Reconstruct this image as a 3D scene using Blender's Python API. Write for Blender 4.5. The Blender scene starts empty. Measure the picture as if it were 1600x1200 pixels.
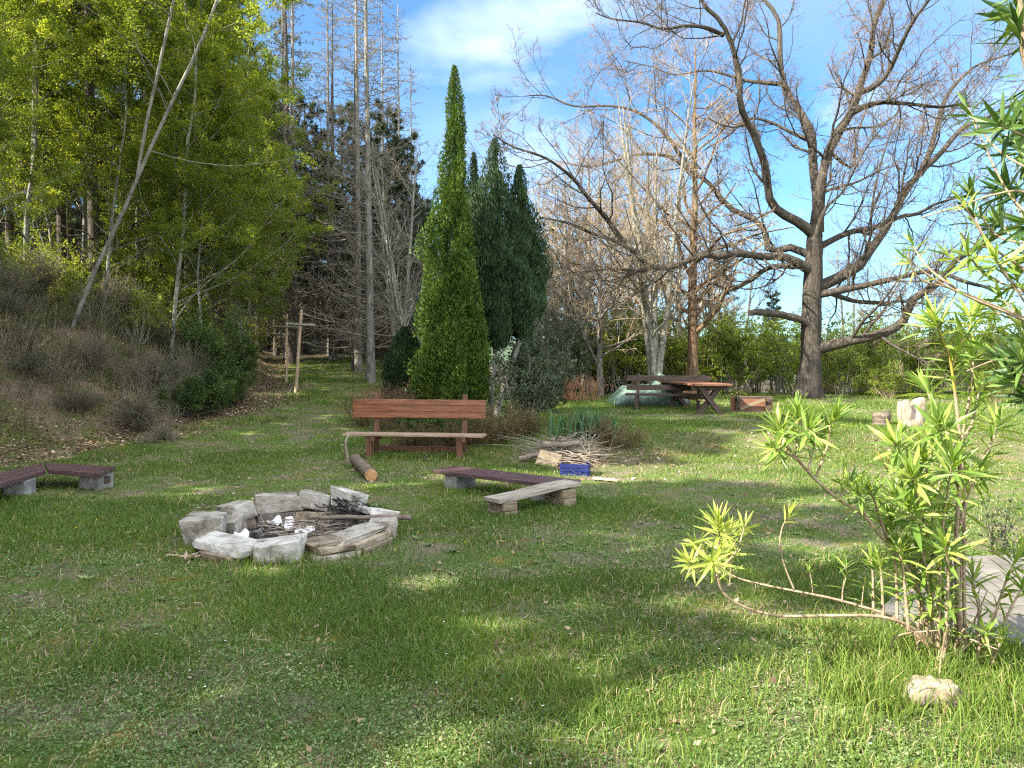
import bpy, bmesh, math
import numpy as np
from mathutils import Vector, Matrix, Euler, noise as mnoise
R_ = math.radians
sc = bpy.context.scene
COL = sc.collection

# ------------------------------------------------------------------ camera, world, sun, exposure
CAM_Z, FPX, HZ = 1.6, 1200.0, 560.0            # eye height, focal length and horizon row of a 1600 x 1200 picture
PITCH = math.atan((600 - HZ) / FPX)
cam = bpy.data.cameras.new('camera'); camo = bpy.data.objects.new('camera', cam); COL.objects.link(camo)
cam.sensor_width = 36; cam.lens = 27.0; cam.clip_end = 9000; cam.clip_start = 0.05
camo.location = (0, 0, CAM_Z); camo.rotation_euler = (R_(90) - PITCH, 0, 0)
sc.camera = camo

SUN_DIR = Vector((0.91, 0.42, 0)).normalized()   # horizontal direction the light travels in
SUN_EL = R_(38)
sun = bpy.data.lights.new('sun', 'SUN'); suno = bpy.data.objects.new('sun', sun); COL.objects.link(suno)
sun.energy = 5.0; sun.angle = R_(0.5); sun.color = (1.0, 0.92, 0.78)
ldir = Vector((SUN_DIR.x * math.cos(SUN_EL), SUN_DIR.y * math.cos(SUN_EL), -math.sin(SUN_EL)))
suno.rotation_euler = ldir.to_track_quat('-Z', 'Y').to_euler(); suno.location = (-30, -20, 40)

wd = bpy.data.worlds.new('World'); sc.world = wd; wd.use_nodes = True
nt = wd.node_tree; nt.nodes.clear()
def N(tree, typ, **kw):
    n = tree.nodes.new(typ)
    for k, v in kw.items():
        if k.startswith('i_'):
            key = k[2:]
            n.inputs[int(key) if key.isdigit() else key.replace('_', ' ')].default_value = v
        else: setattr(n, k, v)
    return n
out = N(nt, 'ShaderNodeOutputWorld'); bg = N(nt, 'ShaderNodeBackground'); bg.inputs['Strength'].default_value = 0.104
sky = N(nt, 'ShaderNodeTexSky', sky_type='NISHITA', sun_disc=False, sun_elevation=SUN_EL,
        sun_rotation=math.atan2(-SUN_DIR.x, -SUN_DIR.y), altitude=600, air_density=1.0, dust_density=0.05, ozone_density=2.0)
tc = N(nt, 'ShaderNodeTexCoord')
sep = N(nt, 'ShaderNodeSeparateXYZ'); nt.links.new(tc.outputs['Generated'], sep.inputs[0])
addz = N(nt, 'ShaderNodeMath', operation='ADD', i_1=0.22); nt.links.new(sep.outputs['Z'], addz.inputs[0])
mxz = N(nt, 'ShaderNodeMath', operation='MAXIMUM', i_1=0.05); nt.links.new(addz.outputs[0], mxz.inputs[0])
dx = N(nt, 'ShaderNodeMath', operation='DIVIDE'); dy = N(nt, 'ShaderNodeMath', operation='DIVIDE')
nt.links.new(sep.outputs['X'], dx.inputs[0]); nt.links.new(mxz.outputs[0], dx.inputs[1])
nt.links.new(sep.outputs['Y'], dy.inputs[0]); nt.links.new(mxz.outputs[0], dy.inputs[1])
cmb = N(nt, 'ShaderNodeCombineXYZ'); nt.links.new(dx.outputs[0], cmb.inputs[0]); nt.links.new(dy.outputs[0], cmb.inputs[1])
cn1 = N(nt, 'ShaderNodeTexNoise', i_Scale=1.5, i_Detail=8.0, i_Roughness=0.55, i_Distortion=0.3)   # puffy cloud
mp = N(nt, 'ShaderNodeMapping'); mp.inputs['Location'].default_value = (3.1, 0.4, 0); nt.links.new(cmb.outputs[0], mp.inputs[0])
nt.links.new(mp.outputs[0], cn1.inputs['Vector'])
cr1 = N(nt, 'ShaderNodeValToRGB'); cr1.color_ramp.elements[0].position = 0.47; cr1.color_ramp.elements[1].position = 0.80
nt.links.new(cn1.outputs['Fac'], cr1.inputs[0])
cn2 = N(nt, 'ShaderNodeTexNoise', i_Scale=0.7, i_Detail=5.0, i_Roughness=0.5)                        # thin veil
mp2 = N(nt, 'ShaderNodeMapping'); mp2.inputs['Location'].default_value = (1.7, 5.2, 0); nt.links.new(cmb.outputs[0], mp2.inputs[0])
nt.links.new(mp2.outputs[0], cn2.inputs['Vector'])
cr2 = N(nt, 'ShaderNodeValToRGB'); cr2.color_ramp.elements[0].position = 0.35; cr2.color_ramp.elements[1].position = 0.8
nt.links.new(cn2.outputs['Fac'], cr2.inputs[0])
veil = N(nt, 'ShaderNodeMath', operation='MULTIPLY', i_1=0.5); nt.links.new(cr2.outputs[0], veil.inputs[0])
puff = N(nt, 'ShaderNodeMath', operation='MULTIPLY', i_1=0.9); nt.links.new(cr1.outputs[0], puff.inputs[0])
fac = N(nt, 'ShaderNodeMath', operation='MAXIMUM'); nt.links.new(veil.outputs[0], fac.inputs[0]); nt.links.new(puff.outputs[0], fac.inputs[1])
# unseen bright cloud added overhead and behind the viewer to lift ambient light
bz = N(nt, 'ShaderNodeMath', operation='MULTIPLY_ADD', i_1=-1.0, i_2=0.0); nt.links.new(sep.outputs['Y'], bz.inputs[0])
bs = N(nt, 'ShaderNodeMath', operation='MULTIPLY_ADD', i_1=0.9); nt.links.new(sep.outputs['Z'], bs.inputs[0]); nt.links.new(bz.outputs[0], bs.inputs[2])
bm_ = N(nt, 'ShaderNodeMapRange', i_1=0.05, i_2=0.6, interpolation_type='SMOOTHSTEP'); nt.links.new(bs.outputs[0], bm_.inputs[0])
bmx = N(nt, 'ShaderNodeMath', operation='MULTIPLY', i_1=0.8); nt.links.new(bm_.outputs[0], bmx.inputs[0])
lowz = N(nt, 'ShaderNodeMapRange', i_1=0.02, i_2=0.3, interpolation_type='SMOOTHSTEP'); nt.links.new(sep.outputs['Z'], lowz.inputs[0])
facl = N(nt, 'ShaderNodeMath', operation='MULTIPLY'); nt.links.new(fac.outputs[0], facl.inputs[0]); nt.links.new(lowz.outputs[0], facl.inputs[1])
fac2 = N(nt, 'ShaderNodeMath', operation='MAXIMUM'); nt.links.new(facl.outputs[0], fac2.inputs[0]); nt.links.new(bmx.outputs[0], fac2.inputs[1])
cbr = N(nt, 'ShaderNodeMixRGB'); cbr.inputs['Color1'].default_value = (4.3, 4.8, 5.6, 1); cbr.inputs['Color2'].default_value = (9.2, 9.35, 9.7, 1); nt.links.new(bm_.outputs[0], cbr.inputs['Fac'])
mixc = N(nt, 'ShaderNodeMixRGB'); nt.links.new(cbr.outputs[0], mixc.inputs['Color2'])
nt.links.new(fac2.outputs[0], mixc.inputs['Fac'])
hsv = N(nt, 'ShaderNodeHueSaturation', i_Saturation=1.35, i_Value=.76); nt.links.new(sky.outputs[0], hsv.inputs['Color'])
hzr = N(nt, 'ShaderNodeMapRange', i_1=-0.02, i_2=0.26, interpolation_type='SMOOTHSTEP'); nt.links.new(sep.outputs['Z'], hzr.inputs[0])   # clear blue air low over the valley
hzm = N(nt, 'ShaderNodeMixRGB', blend_type='MULTIPLY'); hzm.inputs[0].default_value = 1.0; hzt = N(nt, 'ShaderNodeMixRGB'); hzt.inputs[1].default_value = (.4, .62, .86, 1); hzt.inputs[2].default_value = (1, 1, 1, 1)
nt.links.new(hzr.outputs[0], hzt.inputs[0]); nt.links.new(hsv.outputs[0], hzm.inputs[1]); nt.links.new(hzt.outputs[0], hzm.inputs[2]); nt.links.new(hzm.outputs[0], mixc.inputs['Color1'])
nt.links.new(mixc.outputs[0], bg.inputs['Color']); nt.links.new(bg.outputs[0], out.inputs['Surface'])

sc.view_settings.view_transform = 'Standard'; sc.view_settings.look = 'None'; sc.view_settings.gamma = 1
sc.view_settings.exposure = 1.85; sc.view_settings.use_curve_mapping = False
sc.render.engine = 'CYCLES'
sc.cycles.max_bounces = 6; sc.cycles.diffuse_bounces = 4; sc.cycles.transmission_bounces = 3; sc.cycles.glossy_bounces = 2
sc.cycles.use_denoising = False; sc.cycles.pixel_filter_type = 'BLACKMAN_HARRIS'; sc.cycles.filter_width = 1.2; sc.cycles.use_adaptive_sampling = False; sc.cycles.sample_clamp_indirect = 4

# ------------------------------------------------------------------ numeric helpers
def rg(s): return np.random.default_rng(s)
def _h(ix, iy, s):
    v = (ix * 374761393 + iy * 668265263 + s * 974634777) & 0x7fffffff
    v = ((v ^ (v >> 13)) * 1274126177) & 0x7fffffff
    v = v ^ (v >> 16)
    return (v & 0xffff) / 65535.0
def vn(x, y, s=0):
    x = np.asarray(x, float); y = np.asarray(y, float)
    ix = np.floor(x).astype(np.int64); iy = np.floor(y).astype(np.int64); fx = x - ix; fy = y - iy
    fx = fx * fx * (3 - 2 * fx); fy = fy * fy * (3 - 2 * fy)
    a = _h(ix, iy, s); b = _h(ix + 1, iy, s); c = _h(ix, iy + 1, s); d = _h(ix + 1, iy + 1, s)
    return (a * (1 - fx) + b * fx) * (1 - fy) + (c * (1 - fx) + d * fx) * fy
def fbm(x, y, s=0, o=4):
    t = 0; a = 0.5; n = 0
    for k in range(o):
        t = t + a * vn(x * 2 ** k, y * 2 ** k, s + k * 17); n += a; a *= 0.5
    return t / n
def ss(a, b, x):
    t = np.clip((np.asarray(x, float) - a) / (b - a), 0, 1); return t * t * (3 - 2 * t)
def nrm(v):
    return v / np.maximum(np.linalg.norm(v, axis=-1, keepdims=True), 1e-9)

FY = [-60, -30, 0, 5, 10, 12.4, 14.1, 16, 18.9, 22.5, 30, 45, 90]
FX = [-10, -9.5, -9.2, -9, -8.8, -8.3, -7.2, -6.6, -6.5, -7, -9, -14, -40]
def foot(y): return np.interp(y, FY, FX)
def bank_s(x, y): return foot(y) - x           # distance up the bank, positive to the left of its foot
def ground_z(x, y, fine=True):
    x = np.asarray(x, float); y = np.asarray(y, float)
    c = np.interp(y, [12, 16, 20, 25, 30, 50, 100, 400, 2500], [0, .3, .68, .95, 1.4, 3.5, 9, 40, 90])
    d = np.interp(y, [11.4, 12.1, 13.4, 15, 22, 27, 35, 60, 150, 500, 2500], [0, .09, .30, .35, .45, .4, -1, -6, -18, -26, -30])
    far = np.maximum(y - 24, 0); w = ss(-3.5 - .3 * far, 1.5 + .1 * far, x - 0.04 * np.minimum(y - 15, 15))
    z = c * (1 - w) + d * w
    s = bank_s(x, y) + 1.5 * (fbm(x * .7, y * .7, 5) - .5) * ss(0.3, 2, bank_s(x, y))
    k = np.interp(y, [15, 20, 25, 32], [1, .8, .5, .35])
    b = np.interp(s, [0, .5, 1.3, 2.4, 3.3, 6, 15, 40, 100, 400, 2500], [0, .15, .7, 1.85, 2.3, 3.2, 6.2, 13, 26, 60, 120])
    z = z + b * k
    if fine:
        z = z + 0.035 * (fbm(x * .9, y * .9, 3) - .5) + ss(.3, 1.5, s) * .5 * (fbm(x * 1.7, y * 1.7, 9) - .5)
    return z
def gz(x, y): return float(ground_z(x, y))
fwd = Vector((0, math.cos(PITCH), -math.sin(PITCH))); upv = Vector((0, math.sin(PITCH), math.cos(PITCH)))
def ray(px, py):
    return fwd + Vector((1, 0, 0)) * ((px - 800) / FPX) + upv * ((600 - py) / FPX)
def W(px, py, d):                              # point seen at a pixel, d metres ahead
    r = ray(px, py); return Vector((0, 0, CAM_Z)) + r * (d / r.y)
def G(px, py):                                 # ground point seen at a pixel
    r = ray(px, py); t = 1.5
    while t < 200:
        p = Vector((0, 0, CAM_Z)) + r * t
        if p.z <= gz(p.x, p.y): break
        t += 0.03
    return Vector((p.x, p.y, gz(p.x, p.y)))
def at(px, d):                                 # ground point under pixel column px, d metres ahead
    x = (px - 800) / FPX * d; return Vector((x, d, gz(x, d)))

# ------------------------------------------------------------------ mesh helpers
class MB:
    def __init__(s): s.V = []; s.L = []; s.S = []; s.A = []; s.M = []; s.n = 0
    def add(s, V, F, var=None, mi=0):
        V = np.asarray(V, float).reshape(-1, 3); F = np.asarray(F, np.int64); m, k = F.shape
        s.V.append(V); s.L.append((F + s.n).ravel()); s.S.append(np.full(m, k)); s.M.append(np.full(m, mi))
        s.A.append(np.full(m, .5) if var is None else np.broadcast_to(np.asarray(var, float), (m,))); s.n += len(V)
        return s
    def mesh(s, name, mats, smooth=True, off=None):
        me = bpy.data.meshes.new(name)
        V = np.concatenate(s.V); L = np.concatenate(s.L); S = np.concatenate(s.S)
        if off is not None: V = V - np.asarray(off)
        me.vertices.add(len(V)); me.vertices.foreach_set('co', V.astype(np.float32).ravel())
        me.loops.add(len(L)); me.loops.foreach_set('vertex_index', L.astype(np.int32))
        me.polygons.add(len(S)); st = np.concatenate([[0], np.cumsum(S)[:-1]])
        me.polygons.foreach_set('loop_start', st.astype(np.int32))
        me.polygons.foreach_set('material_index', np.concatenate(s.M).astype(np.int32))
        me.polygons.foreach_set('use_smooth', np.full(len(S), smooth))
        a = me.attributes.new('var', 'FLOAT', 'FACE'); a.data.foreach_set('value', np.concatenate(s.A).astype(np.float32))
        for m in (mats if isinstance(mats, (list, tuple)) else [mats]): me.materials.append(m)
        me.update(calc_edges=True)
        return me
    def build(s, name, mats, parent=None, smooth=True, off=None):
        me = s.mesh(name, mats, smooth, off)
        o = bpy.data.objects.new(name, me); COL.objects.link(o)
        if parent is not None: o.parent = parent
        elif off is not None: o.location = off
        return o
def tag(o, label, cat, group=None, kind=None):
    if label: o['label'] = label
    if cat: o['category'] = cat
    if group: o['group'] = group
    if kind: o['kind'] = kind
    return o
def thing(name, label, cat, loc=(0, 0, 0), rz=0, group=None, scale=1):
    o = bpy.data.objects.new(name, None); COL.objects.link(o); o.empty_display_size = .2
    o.location = loc; o.rotation_euler = (0, 0, rz); o.scale = (scale,) * 3 if not hasattr(scale, '__len__') else scale
    return tag(o, label, cat, group)
def obj(name, me, parent=None):
    o = bpy.data.objects.new(name, me); COL.objects.link(o)
    if parent is not None: o.parent = parent
    return o
def bmobj(name, bm, mat, parent=None, smooth=False):
    me = bpy.data.meshes.new(name); bm.to_mesh(me); bm.free(); me.materials.append(mat)
    if smooth:
        me.polygons.foreach_set('use_smooth', np.full(len(me.polygons), True))
    return obj(name, me, parent)

def tubes(P, Rr, k=5):
    """P (N,m,3) centre lines, Rr (N,m) radii -> verts, quads"""
    P = np.asarray(P, float); Rr = np.asarray(Rr, float); n, m, _ = P.shape
    T = np.empty_like(P); T[:, 1:-1] = P[:, 2:] - P[:, :-2]; T[:, 0] = P[:, 1] - P[:, 0]; T[:, -1] = P[:, -1] - P[:, -2]
    T = nrm(T); mt = nrm(P[:, -1] - P[:, 0])
    ref = np.where(np.abs(mt[:, 2:3]) > .75, np.array([[1., 0.13, 0]]), np.array([[0, .11, 1.]]))
    U = nrm(np.cross(T, ref[:, None, :])); Wv = np.cross(T, U)
    a = np.arange(k) * 2 * np.pi / k
    V = P[:, :, None, :] + Rr[:, :, None, None] * (np.cos(a)[None, None, :, None] * U[:, :, None, :] + np.sin(a)[None, None, :, None] * Wv[:, :, None, :])
    base = (np.arange(n)[:, None, None] * m + np.arange(m - 1)[None, :, None]) * k
    j = np.arange(k)[None, None, :]; j2 = (j + 1) % k
    F = np.stack([base + j, base + j2, base + k + j2, base + k + j], -1).reshape(-1, 4)
    return V.reshape(-1, 3), F
def resample(pts, rad, m):
    pts = np.asarray(pts, float); rad = np.asarray(rad, float)
    # Catmull-Rom smooth, then even spacing
    q = []; qr = []; n = len(pts)
    for i in range(n - 1):
        p0, p1, p2, p3 = pts[max(i - 1, 0)], pts[i], pts[i + 1], pts[min(i + 2, n - 1)]
        for t in np.linspace(0, 1, 8, endpoint=False):
            q.append(.5 * (2 * p1 + (p2 - p0) * t + (2 * p0 - 5 * p1 + 4 * p2 - p3) * t * t + (3 * p1 - p0 - 3 * p2 + p3) * t ** 3)); qr.append(rad[i] * (1 - t) + rad[i + 1] * t)
    q.append(pts[-1]); qr.append(rad[-1]); q = np.array(q); qr = np.array(qr)
    s = np.concatenate([[0], np.cumsum(np.linalg.norm(np.diff(q, axis=0), axis=1))]); u = np.linspace(0, s[-1], m)
    return np.stack([np.interp(u, s, q[:, k]) for k in range(3)], 1), np.interp(u, s, qr)
def sprout(P, Rr, n, rng, t=(.3, 1), ang=(30, 60), L=(.3, .6), m=6, rf=.6, rend=.2, up=.05, jit=.15, absL=False, rmin=.002, taperL=.5, flat=0):
    """n side branches on every parent curve"""
    N0, mm, _ = P.shape; pid = np.repeat(np.arange(N0), n); K = len(pid)
    tt = (np.tile((np.arange(n) + .5) / n, N0) + rng.uniform(-.5, .5, K) / n) * (t[1] - t[0]) + t[0]
    f = tt * (mm - 1); i = np.clip(f.astype(int), 0, mm - 2); fr = (f - i)[:, None]
    pos = P[pid, i] * (1 - fr) + P[pid, i + 1] * fr; tan = nrm(P[pid, i + 1] - P[pid, i])
    r0 = (Rr[pid, i] * (1 - fr[:, 0]) + Rr[pid, i + 1] * fr[:, 0])
    rv = rng.normal(size=(K, 3)); rv[:, 2] *= (1 - flat); perp = nrm(rv - (rv * tan).sum(1, keepdims=True) * tan)
    a = np.radians(rng.uniform(ang[0], ang[1], K))[:, None]
    d = nrm(np.cos(a) * tan + np.sin(a) * perp)
    plen = np.linalg.norm(np.diff(P, axis=1), axis=2).sum(1)[pid]
    le = rng.uniform(L[0], L[1], K) * (1 if absL else plen) * (1 - taperL * (tt - t[0]) / max(t[1] - t[0], 1e-6))
    st = le / (m - 1); Q = np.empty((K, m, 3)); Q[:, 0] = pos
    for k in range(1, m):
        d = nrm(d + rng.normal(size=(K, 3)) * jit + np.array([0, 0, up])); Q[:, k] = Q[:, k - 1] + d * st[:, None]
    ra = np.maximum(r0 * rf, rmin); RR = ra[:, None] * np.linspace(1, rend, m)[None]
    return Q, np.maximum(RR, rmin * .6)
def pts_on(P, n, rng, t0=0.2, t1=1.0):
    N0, mm, _ = P.shape; pid = rng.integers(0, N0, n); f = rng.uniform(t0, t1, n) * (mm - 1) * .9999
    i = np.clip(f.astype(int), 0, mm - 2); fr = (f - i)[:, None]
    return P[pid, i] * (1 - fr) + P[pid, i + 1] * fr, nrm(P[pid, i + 1] - P[pid, i])
def leafq(C, D, Nn, L, Wd):
    """kite shaped leaves"""
    D = nrm(D); S = nrm(np.cross(D, Nn)); L = np.broadcast_to(L, (len(C),))[:, None]; Wd = np.broadcast_to(Wd, (len(C),))[:, None]
    V = np.stack([C, C + D * L * .45 + S * Wd * .5, C + D * L, C + D * L * .45 - S * Wd * .5], 1)
    return V.reshape(-1, 3), np.arange(len(C) * 4).reshape(-1, 4)
def blades(B, H, D, Wd, bend, rng):
    """grass blades: B base points, H heights, D horizontal lean direction"""
    n = len(B); a = rng.uniform(0, 2 * np.pi, n); S = np.stack([np.cos(a), np.sin(a), np.zeros(n)], 1) * (Wd / 2)[:, None]
    up = np.array([0, 0, 1.]); m1 = B + up * (H * .55)[:, None] + D * (H * bend * .3)[:, None]
    tip = B + up * (H * (1 - .35 * bend))[:, None] + D * (H * bend)[:, None]
    V = np.stack([B - S, B + S, m1 + S * .8, m1 - S * .8, tip], 1).reshape(-1, 3); b = np.arange(n)[:, None] * 5
    return V, b + np.array([[0, 1, 2, 3]]), b + np.array([[3, 2, 4]])
def plank(size, bevel=.006, seg=6, wob=0.0, seed=0):
    """one sawn board, long axis x, slightly irregular"""
    bm = bmesh.new(); bmesh.ops.create_cube(bm, size=1)
    bmesh.ops.scale(bm, vec=size, verts=bm.verts)
    bmesh.ops.bevel(bm, geom=bm.edges[:], offset=bevel, segments=2, affect='EDGES', profile=.6)
    if wob:
        xe = [e for e in bm.edges if abs(e.verts[0].co.x - e.verts[1].co.x) > size[0] * .5]
        bmesh.ops.subdivide_edges(bm, edges=xe, cuts=seg)
        for v in bm.verts:
            n = mnoise.noise_vector(v.co * 1.7 + Vector((seed * 7.3, 0, 0)))
            n2 = mnoise.noise_vector(Vector((v.co.x * 9 + seed, v.co.y * 14, v.co.z * 14)))
            v.co += Vector((0, n.y, n.z)) * wob + Vector((0, n2.y, n2.z)) * wob * .3
    return bm
def part(parent, name, bm, mat, loc=(0, 0, 0), rot=(0, 0, 0), smooth=False):
    o = bmobj(name, bm, mat, parent, smooth); o.location = loc; o.rotation_euler = rot; return o
def rock(size, seed, rough=.02, bev=.018, flat=.12):
    """a broken block of stone: hull of jittered corners, worn edges, pitted faces"""
    r = rg(seed); bm = bmesh.new()
    for sx in (-.5, .5):
        for sy in (-.5, .5):
            for sz in (-.5, .5):
                bm.verts.new(Vector((sx, sy, sz)) + Vector(r.uniform(-flat, flat, 3)))
    for _ in range(5):
        p = r.uniform(-.5, .5, 3); ax = r.integers(0, 2); p[ax] = .5 * np.sign(p[ax]) * r.uniform(.95, 1.1); bm.verts.new(Vector(p))
    bmesh.ops.convex_hull(bm, input=bm.verts)
    bmesh.ops.dissolve_limit(bm, angle_limit=R_(12), verts=bm.verts, edges=bm.edges)
    loose = [v for v in bm.verts if not v.link_faces]; bmesh.ops.delete(bm, geom=loose, context='VERTS')
    bmesh.ops.scale(bm, vec=size, verts=bm.verts)
    bmesh.ops.bevel(bm, geom=bm.edges[:], offset=bev, segments=1, affect='EDGES', clamp_overlap=True)
    bmesh.ops.triangulate(bm, faces=bm.faces)
    for _ in range(3):
        lg = [e for e in bm.edges if e.calc_length() > .05]
        if lg: bmesh.ops.subdivide_edges(bm, edges=lg, cuts=1)
        bmesh.ops.triangulate(bm, faces=bm.faces)
    bm.normal_update()
    for v in bm.verts:
        p = v.co * 9 + Vector((seed, seed * .7, 0))
        v.co += v.normal * (mnoise.fractal(p, 1.0, 2.0, 4) * min(rough, min(size) * .12) + min(0, mnoise.noise(p * .9 + Vector((5, 2, 1))) + .25) * min(rough, min(size) * .12) * 2.2)
    lim = [s_ * .62 for s_ in size]
    for v in bm.verts:
        for k_ in range(3): v.co[k_] = max(-lim[k_], min(lim[k_], v.co[k_]))
    return bm

# ------------------------------------------------------------------ materials
def ramp(nt, pairs):
    n = nt.nodes.new('ShaderNodeValToRGB'); e = n.color_ramp.elements
    while len(e) < len(pairs): e.new(.5)
    for el, (p, c) in zip(e, pairs): el.position = p; el.color = (*c, 1)
    return n
def newmat(name):
    m = bpy.data.materials.new(name); m.use_nodes = True; t = m.node_tree; t.nodes.clear()
    o = t.nodes.new('ShaderNodeOutputMaterial'); return m, t, o
def mat_noise(name, pairs, scale=6, stretch=(1, 1, 1), rough=.85, bump=.4, bscale=None, detail=8, dist=.02, spec=.25, rand=.0, rings=0):
    m, t, o = newmat(name); b = N(t, 'ShaderNodeBsdfPrincipled'); b.inputs['Roughness'].default_value = rough
    b.inputs['Specular IOR Level'].default_value = spec
    c = N(t, 'ShaderNodeTexCoord'); mpn = N(t, 'ShaderNodeMapping'); mpn.inputs['Scale'].default_value = stretch
    t.links.new(c.outputs['Object'], mpn.inputs[0])
    oi = N(t, 'ShaderNodeObjectInfo'); mu = N(t, 'ShaderNodeMath', operation='MULTIPLY', i_1=37.0); t.links.new(oi.outputs['Random'], mu.inputs[0])
    cx = N(t, 'ShaderNodeCombineXYZ')
    for k in range(3): t.links.new(mu.outputs[0], cx.inputs[k])
    t.links.new(cx.outputs[0], mpn.inputs['Location'])
    n1 = N(t, 'ShaderNodeTexNoise', i_Scale=scale, i_Detail=detail, i_Roughness=.62, i_Distortion=.4); t.links.new(mpn.outputs[0], n1.inputs['Vector'])
    rp = ramp(t, pairs); t.links.new(n1.outputs['Fac'], rp.inputs[0]); col = rp.outputs[0]
    if rand:
        hs = N(t, 'ShaderNodeHueSaturation'); mr = N(t, 'ShaderNodeMapRange', i_3=1 - rand, i_4=1 + rand); t.links.new(oi.outputs['Random'], mr.inputs[0])
        t.links.new(mr.outputs[0], hs.inputs['Value']); t.links.new(col, hs.inputs['Color']); col = hs.outputs[0]
    t.links.new(col, b.inputs['Base Color'])
    n2 = N(t, 'ShaderNodeTexNoise', i_Scale=bscale or scale * 3, i_Detail=6.0, i_Roughness=.6); t.links.new(mpn.outputs[0], n2.inputs['Vector'])
    ad = N(t, 'ShaderNodeMath', operation='ADD'); t.links.new(n1.outputs['Fac'], ad.inputs[0]); t.links.new(n2.outputs['Fac'], ad.inputs[1])
    bp = N(t, 'ShaderNodeBump', i_Strength=bump, i_Distance=dist); t.links.new(ad.outputs[0], bp.inputs['Height'])
    t.links.new(bp.outputs[0], b.inputs['Normal']); t.links.new(b.outputs[0], o.inputs[0])
    return m
def mat_leaf(name, pairs, trans=.4, rough=.5, spec=.3, rand=.12):
    """var (0..1, per leaf) picks the leaf's own colour"""
    m, t, o = newmat(name); a = N(t, 'ShaderNodeAttribute', attribute_name='var'); rp = ramp(t, pairs); t.links.new(a.outputs['Fac'], rp.inputs[0])
    col = rp.outputs[0]
    oi = N(t, 'ShaderNodeObjectInfo'); hs = N(t, 'ShaderNodeHueSaturation'); mr = N(t, 'ShaderNodeMapRange', i_3=1 - rand, i_4=1 + rand)
    t.links.new(oi.outputs['Random'], mr.inputs[0]); t.links.new(mr.outputs[0], hs.inputs['Value']); t.links.new(col, hs.inputs['Color']); col = hs.outputs[0]
    b = N(t, 'ShaderNodeBsdfPrincipled'); b.inputs['Roughness'].default_value = rough; b.inputs['Specular IOR Level'].default_value = spec
    t.links.new(col, b.inputs['Base Color'])
    if trans:
        tr = N(t, 'ShaderNodeBsdfTranslucent'); g = N(t, 'ShaderNodeMixRGB', blend_type='MULTIPLY'); g.inputs[0].default_value = 1; g.inputs[2].default_value = (1.25, 1.15, .5, 1)
        t.links.new(col, g.inputs[1]); t.links.new(g.outputs[0], tr.inputs[0])
        mx = N(t, 'ShaderNodeMixShader'); mx.inputs[0].default_value = trans; t.links.new(b.outputs[0], mx.inputs[1]); t.links.new(tr.outputs[0], mx.inputs[2])
        t.links.new(mx.outputs[0], o.inputs[0])
    else: t.links.new(b.outputs[0], o.inputs[0])
    return m
M = {}
M['oak_bark'] = mat_noise('oak_bark', [(.25, (.022, .019, .016)), (.5, (.066, .056, .045)), (.68, (.125, .108, .086)), (.85, (.13, .125, .05))], 5, (3, 3, .7), bump=.9, dist=.05, bscale=14)
M['oak_twig'] = mat_noise('oak_twig', [(.3, (.13, .1, .075)), (.7, (.27, .215, .16))], 2, bump=0)
M['grey_bark'] = mat_noise('grey_bark', [(.3, (.08, .075, .065)), (.55, (.2, .19, .165)), (.75, (.32, .3, .26))], 5, (2, 2, .8), bump=.5, rand=.15)
M['pale_bark'] = mat_noise('pale_bark', [(.3, (.05, .05, .04)), (.48, (.19, .19, .155)), (.7, (.36, .35, .3))], 7, (1.5, 1.5, 1.6), bump=.3, rand=.1)
M['dark_bark'] = mat_noise('dark_bark', [(.3, (.03, .025, .02)), (.6, (.09, .075, .06)), (.8, (.15, .13, .11))], 6, (3, 3, .6), bump=.8, rand=.2)
M['brown_bark'] = mat_noise('brown_bark', [(.3, (.06, .038, .022)), (.55, (.17, .11, .065)), (.75, (.25, .18, .09))], 6, (3, 3, .6), bump=.8)
M['larch_twig'] = mat_noise('larch_twig', [(.3, (.1, .088, .068)), (.7, (.22, .195, .15))], 2, bump=0, rand=.2)
M['tan_twig'] = mat_noise('tan_twig', [(.3, (.26, .195, .125)), (.7, (.46, .37, .25))], 2, bump=0, rand=.15)
M['grey_twig'] = mat_noise('grey_twig', [(.3, (.13, .12, .092)), (.7, (.29, .27, .215))], 2, bump=0, rand=.15)
M['broom_twig'] = mat_noise('broom_twig', [(.3, (.1, .09, .058)), (.7, (.24, .215, .15))], 2, bump=0, rand=.25)
M['stone_white'] = mat_noise('white_limestone', [(.3, (.14, .125, .1)), (.43, (.34, .325, .285)), (.54, (.48, .465, .42)), (.7, (.58, .565, .525))], 6, bump=.9, dist=.02, detail=12, rand=.06)
M['spring_leaf'] = mat_leaf('spring_leaf', [(0, (.07, .12, .02)), (.5, (.18, .25, .034)), (1, (.4, .43, .07))], .6)
M['hedge_leaf'] = mat_leaf('hedge_leaf', [(0, (.09, .14, .025)), (.5, (.2, .29, .045)), (1, (.38, .45, .09))], .6)
M['pine_needle'] = mat_leaf('pine_needle', [(0, (.02, .035, .016)), (.6, (.045, .07, .03)), (1, (.09, .12, .05))], .15, rough=.6)
M['larch_needle'] = mat_leaf('larch_needle', [(0, (.06, .1, .02)), (.6, (.14, .17, .03)), (1, (.25, .25, .05))], .35, rough=.6)
M['thuja_leaf'] = mat_leaf('thuja_leaf', [(0, (.02, .05, .01)), (.5, (.06, .12, .018)), (1, (.17, .235, .035))], .2, rough=.6)
M['juniper_leaf'] = mat_leaf('juniper_leaf', [(0, (.014, .03, .012)), (.6, (.03, .06, .023)), (1, (.06, .1, .04))], .12, rough=.6)
M['dull_leaf'] = mat_leaf('dull_leaf', [(0, (.025, .045, .02)), (.5, (.06, .09, .045)), (1, (.125, .155, .09))], .2, rough=.5, spec=.3)
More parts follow.
